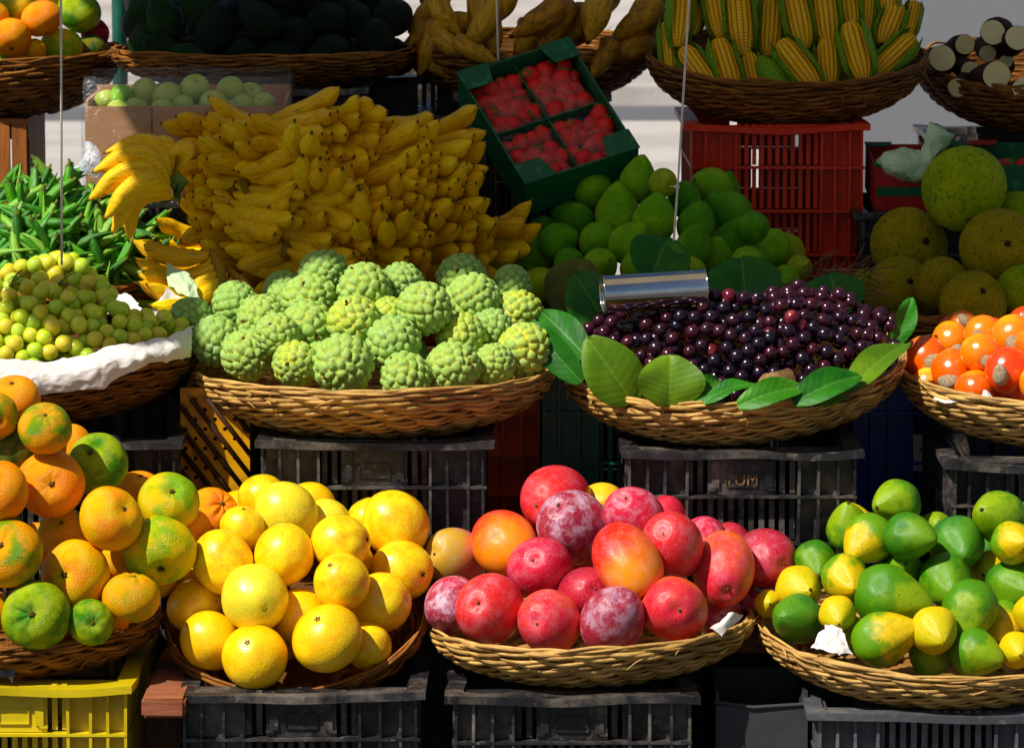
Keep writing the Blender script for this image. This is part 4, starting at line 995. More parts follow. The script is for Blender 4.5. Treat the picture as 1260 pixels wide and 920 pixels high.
plantains('hand of dark plantains at the left end of the plantain basket', [(520, 20, 500, 60, 12, 0), (540, 28, 515, 95, 12, -.05), (550, 30, 537, 62, 12, -.02), (528, 5, 503, 40, 12, .02), (548, 60, 560, 98, 12, -.06), (536, 70, 549, 104, 11, -.05)], at(525, 40, 7.9))
plantains('hand of plantains left of centre in the plantain basket', [(553, -8, 568, 47, 13, -.04), (600, -10, 571, 63, 14, -.08), (583, -15, 590, 50, 13, 0), (572, 48, 614, 78, 10, -.14), (543, 40, 582, 70, 11, -.1), (600, 20, 607, 72, 13, -.06)], at(575, 0, 7.9))
plantains('hand of plump plantains above the strawberry tray', [(682, -5, 628, 46, 15, -.12), (650, -15, 612, 30, 14, -.04), (698, 0, 660, 70, 14, -.09), (640, 28, 632, 76, 13, -.03), (712, 12, 676, 68, 14, -.05)], at(660, -10, 7.9))
plantains('hand of plantains with one upright at the right of the plantain basket', [(733, -15, 723, 54, 15, -.13), (786, 2, 750, 50, 15, -.06), (762, -10, 700, 62, 13, -.02), (808, 24, 748, 56, 13, -.03), (800, 45, 735, 74, 13, -.08), (740, 60, 726, 98, 11, -.12), (790, -15, 770, 30, 13, -.02), (812, 0, 790, 40, 13, .02)], at(770, -10, 7.9))

# ================================================================ small round fruit in numbers
def scatter(H, inside, box, r, n_layers, md=1.72, g=random.Random(5), step=1.45):
    out = []
    for k in range(n_layers):
        L = []
        for _ in range(9000):
            x, y = g.uniform(box[0], box[2]), g.uniform(box[1], box[3])
            if not inside(x, y): continue
            if all((x-a)**2+(y-b)**2 > (md*r)**2 for a, b in L): L.append((x, y))
        for x, y in L:
            t = hit(x, y, H.C, H.ax, H.ay, H.az)+k*r/F*7*step+g.uniform(-.3, .3)*r/F*7
            out.append((x, y, t, r*g.uniform(.88, 1.08)))
    return out
# jabuticaba
H = Heap(906, 452, 6.80, 196, 100, .185, 'jabuticaba pile')
top = [(700, 425), (745, 384), (800, 366), (870, 362), (930, 366), (985, 350), (1030, 358), (1080, 382), (1105, 400)]
def inj(x, y):
    if x < 704 or x > 1104: return False
    for (a, b), (c, d) in zip(top, top[1:]):
        if a <= x <= c: return b+(d-b)*(x-a)/(c-a) < y < 492-30*((x-905)/200)**2
    return False
L = scatter(H, inj, (700, 340, 1106, 500), 9.1, 3, 1.66)
L.sort(key=lambda q: q[2]); g = random.Random(3)
JC = [(S(34, 10, 26), S(58, 16, 36)), (S(24, 10, 28), S(44, 14, 34)), (S(48, 10, 26), S(80, 18, 32)), (S(18, 10, 26), S(34, 16, 34))]; red = (S(96, 14, 34), S(150, 60, 60))
for k, (x, y, t, r) in enumerate(L[:300]):
    c = red if g.random() < .05 else g.choice(JC)
    o = make_fruit('berry', CAM+ray(x, y)*t, r/F*t, c[0], c[1]); 
    tag(o, 'glossy reddish jabuticaba berry in the leaf lined basket' if c is red else 'glossy dark purple jabuticaba berry in the leaf lined basket', 'berry', 'reddish jabuticaba berries' if c is red else 'dark jabuticaba berries')
rest = L[300:]
v0, f0 = uvs(12, 8); V = []; Fc = []
for (x, y, t, r) in rest:
    b = len(V); P = CAM+ray(x, y)*t; V += [tuple(P+Vector(q)*(r/F*t)) for q in v0]; Fc += [tuple(b+i for i in q) for q in f0]
if rest:
    o = stuff(link('jabuticaba_berries', mesh('jabuticaba_berries', V, Fc, 'berry_skin'))); tag(o, 'mass of dark jabuticaba berries under the top layers', 'berries'); o['c1'] = JC[0][0]; o['c2'] = JC[0][1]
# grapes
H = Heap(40, 436, 6.80, 205, 96, .22, 'grape pile')
topg = [(-30, 345), (20, 330), (60, 318), (90, 318), (120, 345), (160, 385), (200, 390), (225, 402), (234, 415)]
def ing(x, y):
    for (a, b), (c, d) in zip(topg, topg[1:]):
        if a <= x <= c: return b+(d-b)*(x-a)/(c-a) < y < (462 if x < 100 else 462-(x-100)*.32)
    return False
L = scatter(H, ing, (-30, 315, 234, 462), 10.4, 3, 1.5, step=1.3)
CL = [((72, 350), 'topmost dark green bunch of grapes'), ((12, 352), 'bright bunch of grapes behind the left edge'), ((20, 405), 'large grapes at the left edge of the basket'), ((75, 410), 'bunch with golden grapes in the middle'), ((60, 448), 'lowest bunch of grapes against the white paper'), ((135, 400), 'bunch of olive grapes behind the paper fold'), ((190, 408), 'small yellow green bunch at the right tip of the basket'), ((118, 440), 'bunch of grapes above the crumpled paper')]
roots = []
for (cx, cy), lab in CL:
    P = at(cx, cy, 6.7); o = thing('grape_bunch', 'bunch of green grapes: ' + lab if False else lab, 'grapes', P, 0, 'bunches of green grapes'); roots.append(o)
g = random.Random(8)
GC = [(S(185, 205, 30), S(205, 215, 60)), (S(200, 205, 30), S(220, 215, 80)), (S(170, 205, 40), S(190, 215, 70)), (S(215, 195, 40), S(220, 205, 70))]
for (x, y, t, r) in L:
    i = min(range(len(CL)), key=lambda i: (CL[i][0][0]-x)**2+1.6*(CL[i][0][1]-y)**2); p = roots[i]
    o = link('grape', SH['grape'][0], p); P = CAM+ray(x, y)*t; o.location = P-p.location; o.rotation_euler = (g.uniform(0, 6), g.uniform(0, 6), 0); s_ = r/F*t; o.scale = (s_, s_, s_)
    c = g.choice(GC); o['c1'] = c[0]; o['c2'] = c[1]
for (cx, cy), p in zip([c[0] for c in CL], roots):
    a = at(cx, cy, 6.72); mb = MB()
    for k in range(4):
        b = at(cx+g.uniform(-28, 28), cy+g.uniform(-20, 18), 6.66+g.uniform(0, .06)); mb.tube([a, (a+b)/2+Vector((0, .006, .004)), b], [.0022, .0017, .0012], 5)
    q = mb.obj('stalk', 'green_stem', p, True); q.matrix_parent_inverse = Matrix.Translation(-p.location)
# okra
def okra_mesh(seed, bend):
    V = []; Fc = []; ns, k = 14, 10
    for i in range(ns+1):
        x = i/ns; r = .62+.38*min(1, x/.15) if x < .15 else 1-(.92)*max(0, (x-.35)/.65)**1.5
        if x < .05: r = .8
        for q in range(k): a = 2*math.pi*q/k; rr = r*(1+.10*math.cos(5*a)); V.append((x, rr*math.cos(a), rr*math.sin(a)+bend*(1-(2*x-1)**2)))
    for i in range(ns):
        for q in range(k): Fc.append((i*k+q, i*k+(q+1) % k, (i+1)*k+(q+1) % k, (i+1)*k+q))
    Fc.append(tuple(range(k-1, -1, -1))); Fc.append(tuple(ns*k+q for q in range(k)))
    return mesh('okra_pod', V, Fc, 'okra_skin')
OKM = [okra_mesh(i, b) for i, b in enumerate((.5, 1.2, 2.0, 2.6))]
CAPM = MB().tube([(-.07, 0, 0), (-.02, 0, 0), (.0, 0, 0), (.04, 0, 0)], [.25, .35, .75, .70], 10).me('cap', 'green_stem', True)
H = Heap(52, 338, 7.25, 160, 118, .2, 'okra pile')
topo = [(-20, 222), (60, 218), (110, 226), (150, 268), (185, 300), (206, 335)]
def ino(x, y):
    for (a, b), (c, d) in zip(topo, topo[1:]):
        if a <= x <= c: return b+(d-b)*(x-a)/(c-a) < y < 360
    return False
L = scatter(H, ino, (-20, 215, 206, 362), 7.6, 3, 1.75, random.Random(6), 1.2)
g = random.Random(15); OC = [(S(62, 145, 8), S(95, 170, 16)), (S(40, 120, 6), S(75, 150, 12)), (S(100, 170, 30), S(150, 195, 70)), (S(26, 96, 5), S(55, 125, 10))]
L.sort(key=lambda q: q[2])
for k, (x, y, t, r) in enumerate(L[:290]):
    C = CAM+ray(x, y)*t; a = g.gauss(.4, 1.0) if g.random() < .6 else g.uniform(0, 6.28)
    if g.random() < .5: a += math.pi
    d = Vector((math.cos(a), g.uniform(-.3, .3), math.sin(a)*.8)).normalized(); ln = g.uniform(.075, .135); rr = g.uniform(.0064, .0092)
    c = g.choice(OC); o = link('okra_pod', g.choice(OKM)); 
    X = d; Z = Vector((g.uniform(-1, 1), -.5, g.uniform(-1, 1))); Z = (Z-X*Z.dot(X)).normalized(); Yv = Z.cross(X); A = C-X*ln/2
    o.matrix_world = Matrix(((X.x*ln, Yv.x*rr, Z.x*rr, A.x), (X.y*ln, Yv.y*rr, Z.y*rr, A.y), (X.z*ln, Yv.z*rr, Z.z*rr, A.z), (0, 0, 0, 1)))
    o['c1'] = c[0]; o['c2'] = c[1]; tag(o, 'ribbed green okra pod in the heaped basket', 'okra', 'okra pods'); link('cap', CAPM, o)

# ================================================================ leaves
def leaf(label, a, b, hw_px, Y0, Y1, c, bend=.012, fold=.25, side=None, twist=0., seed=0):
    """a: base, b: tip (pixels); Y0, Y1: distances of base and tip"""
    A = at(a[0], a[1], Y0); Bp = at(b[0], b[1], Y1); X = Bp-A; L = X.length; X.normalize()
    nrm = Vector(side or (0, -1, .25)); nrm = (nrm-X*nrm.dot(X)).normalized(); nrm = Quaternion(X, twist) @ nrm; W = nrm.cross(X)
    hw = m(hw_px, Y0); nu, nv = 48, 20; V = []; T = []; Fc = []
    for i in range(nu+1):
        u = i/nu; wdt = hw*(math.sin(math.pi*min(1, u*.93+.05)))**.62*(1-.25*u) if u < 1 else .0004
        for j in range(nv+1):
            s_ = 2*j/nv-1; z = -bend*4*(u-.5)**2+bend + fold*abs(s_)*wdt + .0022*math.sin(9*u+seed+3*s_)*abs(s_)+.0002*math.cos(2*math.pi*(u*9-abs(s_)*1.6))+.0025*math.sin(4*u+seed*1.7)*s_
            V.append(tuple(A+X*(u*L)+W*(s_*wdt)+nrm*z))
            v_ = max(math.exp(-(s_*wdt/.0014)**2), .35*math.exp(-((((u*8-abs(s_)*1.5) % 1)-.5)/.16)**2)*(abs(s_) < .93)); T.append(v_)
    n1 = len(V); V += [tuple(Vector(q)-nrm*.0006) for q in V]; T += T
    for i in range(nu):
        for j in range(nv):
            a_ = i*(nv+1)+j; Fc.append((a_, a_+1, a_+nv+2, a_+nv+1)); Fc.append((n1+a_, n1+a_+nv+1, n1+a_+nv+2, n1+a_+1))
    V = [tuple(Vector(q)-A) for q in V]
    me = mesh('leaf', V, Fc, 'broad_leaf'); setattr_f(me, 'vein', T)
    o = link('leaf', me); o.location = A; o['c1'] = c[0]; o['c2'] = c[1]; tag(o, label, 'leaf', 'leaves round the jabuticaba')
    return o
L1 = (S(74, 112, 10), S(100, 134, 18)); L2 = (S(22, 88, 14), S(45, 118, 18)); L3 = (S(90, 95, 15), S(60, 75, 15)); L4 = (S(42, 110, 10), S(75, 138, 16))
leaf('pale two toned leaf standing at the front left rim', (778, 494), (722, 415), 40, 6.60, 6.60, L1, .01, .30, (-.1, -1, .35))
leaf('round pale leaf beside it at the front rim', (824, 500), (824, 436), 48, 6.55, 6.57, L1, .01, .22, (.1, -1, .3))
leaf('thin leaf edge lying along the front rim', (866, 496), (934, 472), 15, 6.53, 6.56, L2, .01, .2, (0, -.4, 1))
leaf('green leaf folded over the front rim centre', (908, 500), (994, 476), 20, 6.52, 6.55, L4, .012, .3, (0, -.8, .7))
leaf('bright green leaf on the front rim right of centre', (976, 496), (1060, 462), 24, 6.53, 6.58, L2, .012, .3, (0, -.8, .7))
leaf('long yellow green leaf on the right rim', (1044, 482), (1118, 422), 24, 6.57, 6.74, L1, .012, .3, (-.3, -.8, .6))
leaf('low green leaf bridging the two pale leaves and the rim', (846, 500), (884, 468), 24, 6.55, 6.58, L4, .012, .25, (.1, -.9, .5), 0, 3)
leaf('yellow green leaf lying low between the folded leaves', (1010, 498), (1040, 478), 20, 6.55, 6.60, L1, .012, .3, (.1, -.8, .7), 0, 7)
leaf('upright bright leaf at the right end of the basket', (1100, 424), (1122, 366), 17, 6.80, 6.84, L2, .006, .4, (.2, -1, .2))
leaf('dark leaf leaning out at the left end', (716, 470), (652, 396), 22, 6.66, 6.72, L2, .012, .3, (-.4, -1, .3))
leaf('glossy leaf behind the left end', (722, 440), (666, 384), 26, 6.72, 6.8, L2, .01, .3, (-.2, -1, .5))
leaf('dark green leaf left of the tin can', (752, 408), (706, 336), 38, 6.84, 6.88, L2, .01, .25, (0, -1, .2))
leaf('brownish leaf over the shaded avocados', (700, 392), (716, 318), 44, 6.92, 6.98, L3, .01, .2, (0, -1, .3))
leaf('broad leaf rising behind the tin can', (800, 345), (822, 292), 44, 6.93, 7.0, L2, .01, .2, (0, -1, .3))
leaf('second broad leaf behind the tin can', (842, 345), (792, 302), 30, 6.95, 7.0, L4, .01, .2, (.1, -1, .3))
leaf('wide dark leaf right of the tin can', (918, 380), (912, 316), 52, 6.90, 6.95, L2, .01, .25, (0, -1, .3))
leaf('round dark leaf at the back right of the berries', (1030, 388), (1022, 336), 42, 6.93, 6.98, L2, .01, .2, (0, -1, .3))
leaf('shaded leaf between can and wide leaf', (870, 392), (905, 345), 26, 6.93, 6.96, L2, .01, .2, (0, -1, .4))

# tin can
a = at(741, 362, 6.70); b = at(868, 354, 6.72); r = m(23, 6.7); X = (b-a); Lc = X.length
can = thing('tin_can', 'shiny steel tin can lying on the jabuticaba berries', 'can', (a+b)/2); can.rotation_euler = X.to_track_quat('Z', 'Y').to_euler()
V = []; Fc = []; prof = [(-Lc/2, 1), (-Lc/2+.004, 1), (-Lc/2+.006, .985), (Lc/2-.006, .985), (Lc/2-.004, 1), (Lc/2, 1), (Lc/2, .96), (Lc/2-.004, .955), (-Lc/2+.003, .955), (-Lc/2+.003, 0)]
for z, q in prof: V += [(r*q*math.cos(2*math.pi*i/64), r*q*math.sin(2*math.pi*i/64), z) for i in range(64)]
for k in range(len(prof)-1):
    for i in range(64): Fc.append((k*64+i, k*64+(i+1) % 64, (k+1)*64+(i+1) % 64, (k+1)*64+i))
me = mesh('body', V, Fc, 'steel'); me.set_sharp_from_angle(angle=R(40)); link('body', me, can)
for z in (-Lc/2+.001, Lc/2-.001):
    V = []; Fc = []
    for i in range(64):
        for q in range(8):
            A_, B_ = 2*math.pi*i/64, 2*math.pi*q/8; rr = r*1.005+.0013*math.cos(B_); V.append((rr*math.cos(A_), rr*math.sin(A_), z+.0013*math.sin(B_)))
    for i in range(64):
        for q in range(8): Fc.append((i*8+q, ((i+1) % 64)*8+q, ((i+1) % 64)*8+(q+1) % 8, i*8+(q+1) % 8))
    link('rim', mesh('rim', V, Fc, 'steel'), can)

# ================================================================ paper, film, bags
def loft(name, label, cat, lines, mt, amp=.0045, sub=(8, 9), seed=0, freq=120., parent=None, thick=.0006):
    """a crumpled sheet through rows of points (pixel x, pixel y, distance)"""
    P = [[at(*q) for q in l] for l in lines]; rows = []
    def smooth(A, k):
        out = []
        for i in range(len(A)-1):
            p0, p1, p2, p3 = A[max(i-1, 0)], A[i], A[i+1], A[min(i+2, len(A)-1)]
            for j in range(k):
                t = j/k; out.append(.5*((2*p1)+(p2-p0)*t+(2*p0-5*p1+4*p2-p3)*t*t+(3*p1-p0-3*p2+p3)*t**3))
        out.append(A[-1]); return out
    L = [smooth(l, sub[1]) for l in P]; nc = len(L[0]); cols = [smooth([l[c] for l in L], sub[0]) for c in range(nc)]; nr = len(cols[0])
    V = np.array([tuple(cols[c][r_]) for c in range(nc) for r_ in range(nr)]); C0 = V.mean(0)
    w_ = V-C0; d = np.stack([np.abs(lumps(w_, 1, freq, seed+i, 5))*amp-amp*.6+np.abs(lumps(w_, 1, freq*2.6, seed+i+9, 4))*amp*.45+np.abs(lumps(w_, 1, freq*6, seed+i+19, 4))*amp*.14 for i in range(3)], 1); d[:, 1] -= amp*.5
    w_ = w_+d; n1 = len(w_); w2 = w_+np.array([0, thick, -thick*.5]); F1 = []
    for c in range(nc-1):
        for r_ in range(nr-1):
            a = c*nr+r_; F1 += [(a, a+1, a+nr+1, a+nr), (n1+a, n1+a+nr, n1+a+nr+1, n1+a+1)]
    o = link(name, mesh(name, np.vstack([w_, w2]), F1, mt), parent); o.location = tuple(C0)
    if label: tag(o, label, cat)
    return o
def yr(px, cx, R_, Y=6.78, k=1.0):
    u = min(.98, abs(px-cx)/R_); return Y-m(R_, Y)*math.sqrt(1-u*u)*k
xs = [-30, 0, 30, 60, 90, 120, 150, 180, 210, 236]
crest = [454, 454, 457, 458, 454, 446, 438, 433, 428, 416]; low = [478, 480, 484, 484, 480, 480, 462, 448, 444, 440]
loft('paper_liner', 'crumpled white paper lining hanging over the front rim of the grape basket', 'paper',
     [[(x, c-14, yr(x, 32, 206, 6.78, .86)) for x, c in zip(xs, crest)], [(x, c, yr(x, 32, 210)-.008) for x, c in zip(xs, crest)], [(x, (c+l)/2, yr(x, 32, 212)-.016) for x, c, l in zip(xs, crest, low)], [(x, l, yr(x, 32, 211)-.013) for x, l in zip(xs, low)]], 'paper', .0045, (9, 14), 4, 70.)
loft('paper_liner', 'white paper standing up along the back rim of the grape basket', 'paper', [[(118, 372, 6.98), (140, 362, 6.98), (160, 366, 6.97), (178, 385, 6.94)], [(122, 392, 6.95), (140, 385, 6.95), (158, 390, 6.94), (176, 402, 6.92)]], 'paper', .003, (8, 10), 5)
loft('paper_corner', 'pointed white paper corner between grapes and sugar apples', 'paper', [[(204, 354, 6.93), (214, 362, 6.93), (226, 372, 6.92)], [(190, 378, 6.90), (203, 386, 6.90), (214, 396, 6.90)], [(180, 396, 6.88), (196, 402, 6.88), (212, 408, 6.88)]], 'paper', .002, (8, 10), 6)
loft('net_bag', 'torn pale blue net at the foot of the banana heap', 'net', [[(200, 330, 6.97), (214, 328, 6.96), (228, 336, 6.96)], [(206, 348, 6.95), (222, 346, 6.94), (240, 352, 6.94)], [(214, 362, 6.93), (232, 366, 6.92), (250, 378, 6.92)]], 'bag_plastic', .005, (8, 10), 7, 90)
loft('paper_scrap', 'folded white paper poking out of the papaya basket', 'paper', [[(1012, 770, 6.17), (1024, 768, 6.17), (1034, 772, 6.17)], [(1004, 784, 6.15), (1024, 785, 6.15), (1042, 790, 6.15)], [(998, 796, 6.14), (1022, 803, 6.13), (1050, 806, 6.14)]], 'paper', .004, (8, 10), 8)
loft('paper_scrap', 'white paper strip beside the small dull mango', 'paper', [[(896, 754, 6.2), (904, 752, 6.2), (912, 758, 6.22)], [(872, 776, 6.16), (880, 778, 6.16), (888, 782, 6.16)]], 'paper', .003, (8, 10), 9)
loft('paper_scrap', 'beige paper scrap on the front edge of the jabuticaba', 'paper', [[(938, 460, 6.58), (956, 455, 6.58), (976, 455, 6.59)], [(930, 476, 6.56), (956, 472, 6.56), (982, 480, 6.57)]], 'straw', .004, (8, 10), 10)
loft('paper_scrap', 'crumpled white paper at the front of the cashew fruit', 'paper', [[(1150, 484, 6.66), (1175, 486, 6.65), (1200, 488, 6.63), (1212, 480, 6.63), (1224, 492, 6.63)], [(1146, 492, 6.64), (1175, 497, 6.62), (1200, 502, 6.60), (1212, 502, 6.60), (1226, 504, 6.60)]], 'paper', .004, (8, 10), 11)
loft('plastic_scrap', 'torn grey plastic strip hanging from the tangerine basket', 'plastic', [[(-10, 820, 6.12), (4, 822, 6.12), (18, 822, 6.12)], [(-8, 836, 6.11), (5, 832, 6.11), (16, 840, 6.11)]], 'grey_plastic', .003, (8, 10), 12)
loft('blue_cloth', 'dusty blue cloth folded under the grape basket', 'cloth', [[(88, 548, 6.56), (110, 538, 6.6), (140, 536, 6.6), (152, 545, 6.57)], [(90, 560, 6.53), (112, 548, 6.53), (140, 548, 6.53), (154, 556, 6.53)], [(96, 600, 6.52), (115, 600, 6.52), (140, 602, 6.52), (156, 604, 6.52)]], 'blue_cloth', .004, (5, 4), 13)

# ================================================================ cardboard boxes and trays
def tray(label, O, u, v, w_up, W, L, Hh, mt_out, mt_in, flap='green_card', name='cardboard_tray', group=None, corner=True):
    """O: back left top corner, u: along the back edge, v: from the back to the front, w_up: out of the tray"""
    o = thing(name, label, 'box', O, 0, group); Mx = Matrix((u, v, w_up)).transposed().to_4x4(); o.matrix_world = Matrix.Translation(O) @ Mx
    t = .004
    MB().box(0, W, 0, L, -Hh-t, -Hh).obj('bottom', mt_in, o)
    MB().box(0, W, -t, 0, -Hh-t+.0005, 0).obj('side_panel', mt_out, o); MB().box(0, W, L, L+t, -Hh-t+.0005, 0).obj('side_panel', mt_out, o)
    MB().box(-t, -.0002, -t, L+t, -Hh-t, -.001).obj('side_panel', mt_out, o); MB().box(W+.0002, W+t, -t, L+t, -Hh-t, -.001).obj('side_panel', mt_out, o)
    if corner:
        cw = W*.30; cl = L*.17
        for sx, sy in ((0, 0), (1, 0), (0, 1), (1, 1)):
            x0 = -t*1.5 if sx == 0 else W+t*1.5; y0 = -t*1.5 if sy == 0 else L+t*1.5; dx = cw if sx == 0 else -cw; dy = cl if sy == 0 else -cl
            pts_ = [(x0, y0), (x0+dx, y0), (x0+dx*.8, y0+dy), (x0, y0+dy)]
            V = [(x, y, .0015) for x, y in pts_]+[(x, y, .004) for x, y in pts_]
            link('corner_flap', mesh('corner_flap', V, [(0, 1, 2, 3), (7, 6, 5, 4), (0, 4, 5, 1), (1, 5, 6, 2), (2, 6, 7, 3), (3, 7, 4, 0)], flap, False), o)
    return o, Mx
v_ = Vector((.117, -.20, -.177)).normalized(); u_ = Vector((.186, .06, .055)); u_ = (u_-v_*u_.dot(v_)).normalized(); w_ = u_.cross(v_); w_ = -w_ if w_.z < 0 else w_
if u_.cross(v_).dot(w_) < 0: pass
Ot = at(567, 92, 7.42); W_, L_, H_ = .205, .285, .075
tr, MX = tray('tilted green printed cardboard tray of packed strawberries', Ot, u_, v_, w_, W_, L_, H_, 'green_card', 'cardboard')
def tpt(a, b, c): return Ot+u_*a+v_*b+w_*c
MB().box(W_/2-.0012, W_/2+.0012, .001, L_-.001, -H_+.0005, -H_+.056).obj('divider', 'green_card', tr); MB().box(.001, W_/2-.002, L_/2-.0012, L_/2+.0012, -H_+.0005, -H_+.056).box(W_/2+.002, W_-.001, L_/2-.0012, L_/2+.0012, -H_+.0005, -H_+.056).obj('divider', 'green_card', tr)
g = random.Random(2); pw, pl = W_/2-.006, L_/2-.006
for i in range(2):
    for j in range(2):
        nm = ['back left', 'back right', 'front left', 'front right'][j*2+i]
        x0, y0 = .004+i*(pw+.006), .004+j*(pl+.006); O2 = tpt(x0, y0, -H_+.002)
        pn = thing('strawberry_punnet', f'clear plastic punnet of strawberries, {nm} in the green tray', 'punnet', O2, 0, 'strawberry punnets'); pn.matrix_world = Matrix.Translation(O2) @ MX
        hh = .048
        mb = MB().box(0, pw, 0, pl, 0, .001).box(0, .001, .001, pl-.001, .0011, hh).box(pw-.001, pw, .001, pl-.001, .0011, hh).box(.0, pw, 0, .0009, .0011, hh).box(0, pw, pl-.0009, pl, .0011, hh); mb.obj('shell', 'clear_film', pn)
        n_ = 14; V = [(pw*a/n_, pl*b/n_, hh+.012*math.sin(math.pi*a/n_)*math.sin(math.pi*b/n_)+g.uniform(-.0016, .0016)) for b in range(n_+1) for a in range(n_+1)]
        Fc = [(b*(n_+1)+a, b*(n_+1)+a+1, (b+1)*(n_+1)+a+1, (b+1)*(n_+1)+a) for b in range(n_) for a in range(n_)]
        link('film', mesh('film', V, Fc, 'clear_film'), pn)
        k = 0
        for b in range(4):
            for a in range(4):
                P = tpt(x0+pw*(.2+a*.87+.5+g.uniform(-.22, .22))/4, y0+pl*(.2+b*.87+.5+g.uniform(-.2, .2))/4, -H_+.035+g.uniform(0, .010))
                s_ = make_fruit('strawberry', P, .0172*g.uniform(.85, 1.15), S(240, 14, 4), S(248, 70, 20), w_*.3+u_*g.uniform(-1, 1)+v_*g.uniform(-1.2, .2), 1.15); k += 1
                rw = ['back', 'second', 'third', 'front'][b]
                s_['label'] = f'red strawberry, {ORD[a+1]} in {rw} row of the {nm} punnet'; s_['group'] = 'strawberries in the green tray'
crate('black crate propping up the strawberry tray', 655, 0, 7.58, 178, B, h=.31, seed=120, zc=at(655, 118, 7.58).z, plate=False)
crate('dark crate below the strawberry prop', 655, 0, 7.58, 178, B, h=.36, seed=121, zc=at(655, 118, 7.58).z-.31, plate=False)

# cardboard box of green apples in a clear bag
xa, xb = at(103, 0, 7.22).x, at(352, 0, 7.22).x; zt = at(180, 131, 7.22).z; zb = at(180, 246, 7.22).z
bx = thing('cardboard_box', 'brown cardboard box of green apples wrapped in clear plastic', 'box', ((xa+xb)/2, 7.22, zb), R(1.5)); hw = (xb-xa)/2; h_ = zt-zb
warp(MB().box(-hw, hw, 0, .005, 0, h_).me('t', None), 0, 1)
for nm, b in (('front_panel', (-hw, hw, 0, .005, 0, h_)), ('back_panel', (-hw, hw, .295, .30, 0, h_+.02)), ('side_panel', (-hw, -hw+.005, .0052, .2948, 0, h_+.01)), ('side_panel', (hw-.005, hw, .0052, .2948, 0, h_+.01)), ('bottom', (-hw+.006, hw-.006, .006, .294, .001, .006)), ('inner_floor', (-hw+.006, hw-.006, .006, .294, h_-.06, h_-.055))):
    MB().box(*b).obj(nm, 'cardboard', bx)
MB().box(-hw*.35, -hw*.33, -.0006, -.0001, .002, h_-.002).obj('tape_seam', 'straw', bx)
# the bag: a crumpled skin round the box, gathered over its top edge
V = []; Fc = []; npz, nz = 90, 16; gg = np.random.default_rng(3)
for k in range(nz):
    zz = -.012+(h_+.05+.012)*k/(nz-1)
    for i in range(npz):
        s_ = i/npz*4; q = int(s_); u = s_-q; a, b = [((-1, 0), (1, 0)), ((1, 0), (1, 1)), ((1, 1), (-1, 1)), ((-1, 1), (-1, 0))][q]
        x = (a[0]+(b[0]-a[0])*u)*(hw+.006); y = (a[1]+(b[1]-a[1])*u)*.312-.006
        if zz > h_: f_ = (zz-h_)/.05; x *= 1-.02*f_+.03*math.sin(9*s_)*f_; y = y+(.0 if y > .1 else .02*f_)
        V.append((x, y, zz))
for k in range(nz-1):
    for i in range(npz): Fc.append((k*npz+i, k*npz+(i+1) % npz, (k+1)*npz+(i+1) % npz, (k+1)*npz+i))
V = np.array(V); d = np.stack([lumps(V, .0026, 60., 20+i, 9)+lumps(V, .0016, 140., 30+i, 9) for i in range(3)], 1); d[:, 1] -= .003
V = V+d*np.array([1, 1, .6]); link('plastic_bag', mesh('plastic_bag', V, Fc, 'clear_film'), bx)
loft('bag_corner', None, None, [[(104, 176, 7.2), (110, 174, 7.2), (118, 180, 7.2)], [(96, 200, 7.19), (108, 200, 7.17), (124, 204, 7.18)], [(86, 209, 7.2), (104, 214, 7.17), (130, 222, 7.18)]], 'bag_film', .006, (4, 5), 14, 90).name = 'bag_corner'
bc = bpy.data.objects['bag_corner']; tag(bc, 'crinkled end of clear bag sticking out left of the cardboard box', 'plastic bag')
stack(228, 240, 7.25, zb-.001, ['black crate under the cardboard apple box', 'middle black crate below the apple box', 'lowest black crate below the apple box'], B, (zb-.001)/3, 3, 130)

# trays at the right with a bag of produce
dn = Vector((0, -1, -.12)).normalized(); uu = Vector((1, 0, 0)); up_ = uu.cross(dn); up_ = -up_ if up_.z < 0 else up_
O3 = at(1068, 178, 7.62)
t3, _ = tray('red and green cardboard tray behind the breadfruit', O3, uu, dn, up_, m(112, 7.6), .20, .075, 'red_card', 'cardboard')
O4 = at(1196, 176, 7.62)
t4, M4 = tray('cardboard tray with red flap and strawberries at the right edge', O4, uu, dn, up_, m(120, 7.6), .20, .07, 'green_card', 'cardboard', 'red_card')
stack(1176, 226, 7.40, O3.z-.105, ['dark crate under the red and green trays', 'middle dark crate below the red and green trays', 'lowest dark crate below the red and green trays'], B, (O3.z-.105)/3, 3, 140)
g = random.Random(9)
for b in range(3):
    for a in range(5):
        P = O4+uu*(.02+a*.032+g.uniform(-.004, .004))+dn*(.06+b*.05)+up_*(-.035+g.uniform(0, .01))
        s_ = make_fruit('strawberry', P, .017, S(240, 14, 4), S(248, 70, 20), Vector((g.uniform(-1, 1), -.6, .6)), 1.1); s_['label'] = f"strawberry at the right edge, {ORD[a+1]} from left in {['back', 'middle', 'front'][b]} row"; s_['group'] = 'strawberries in the right hand tray'
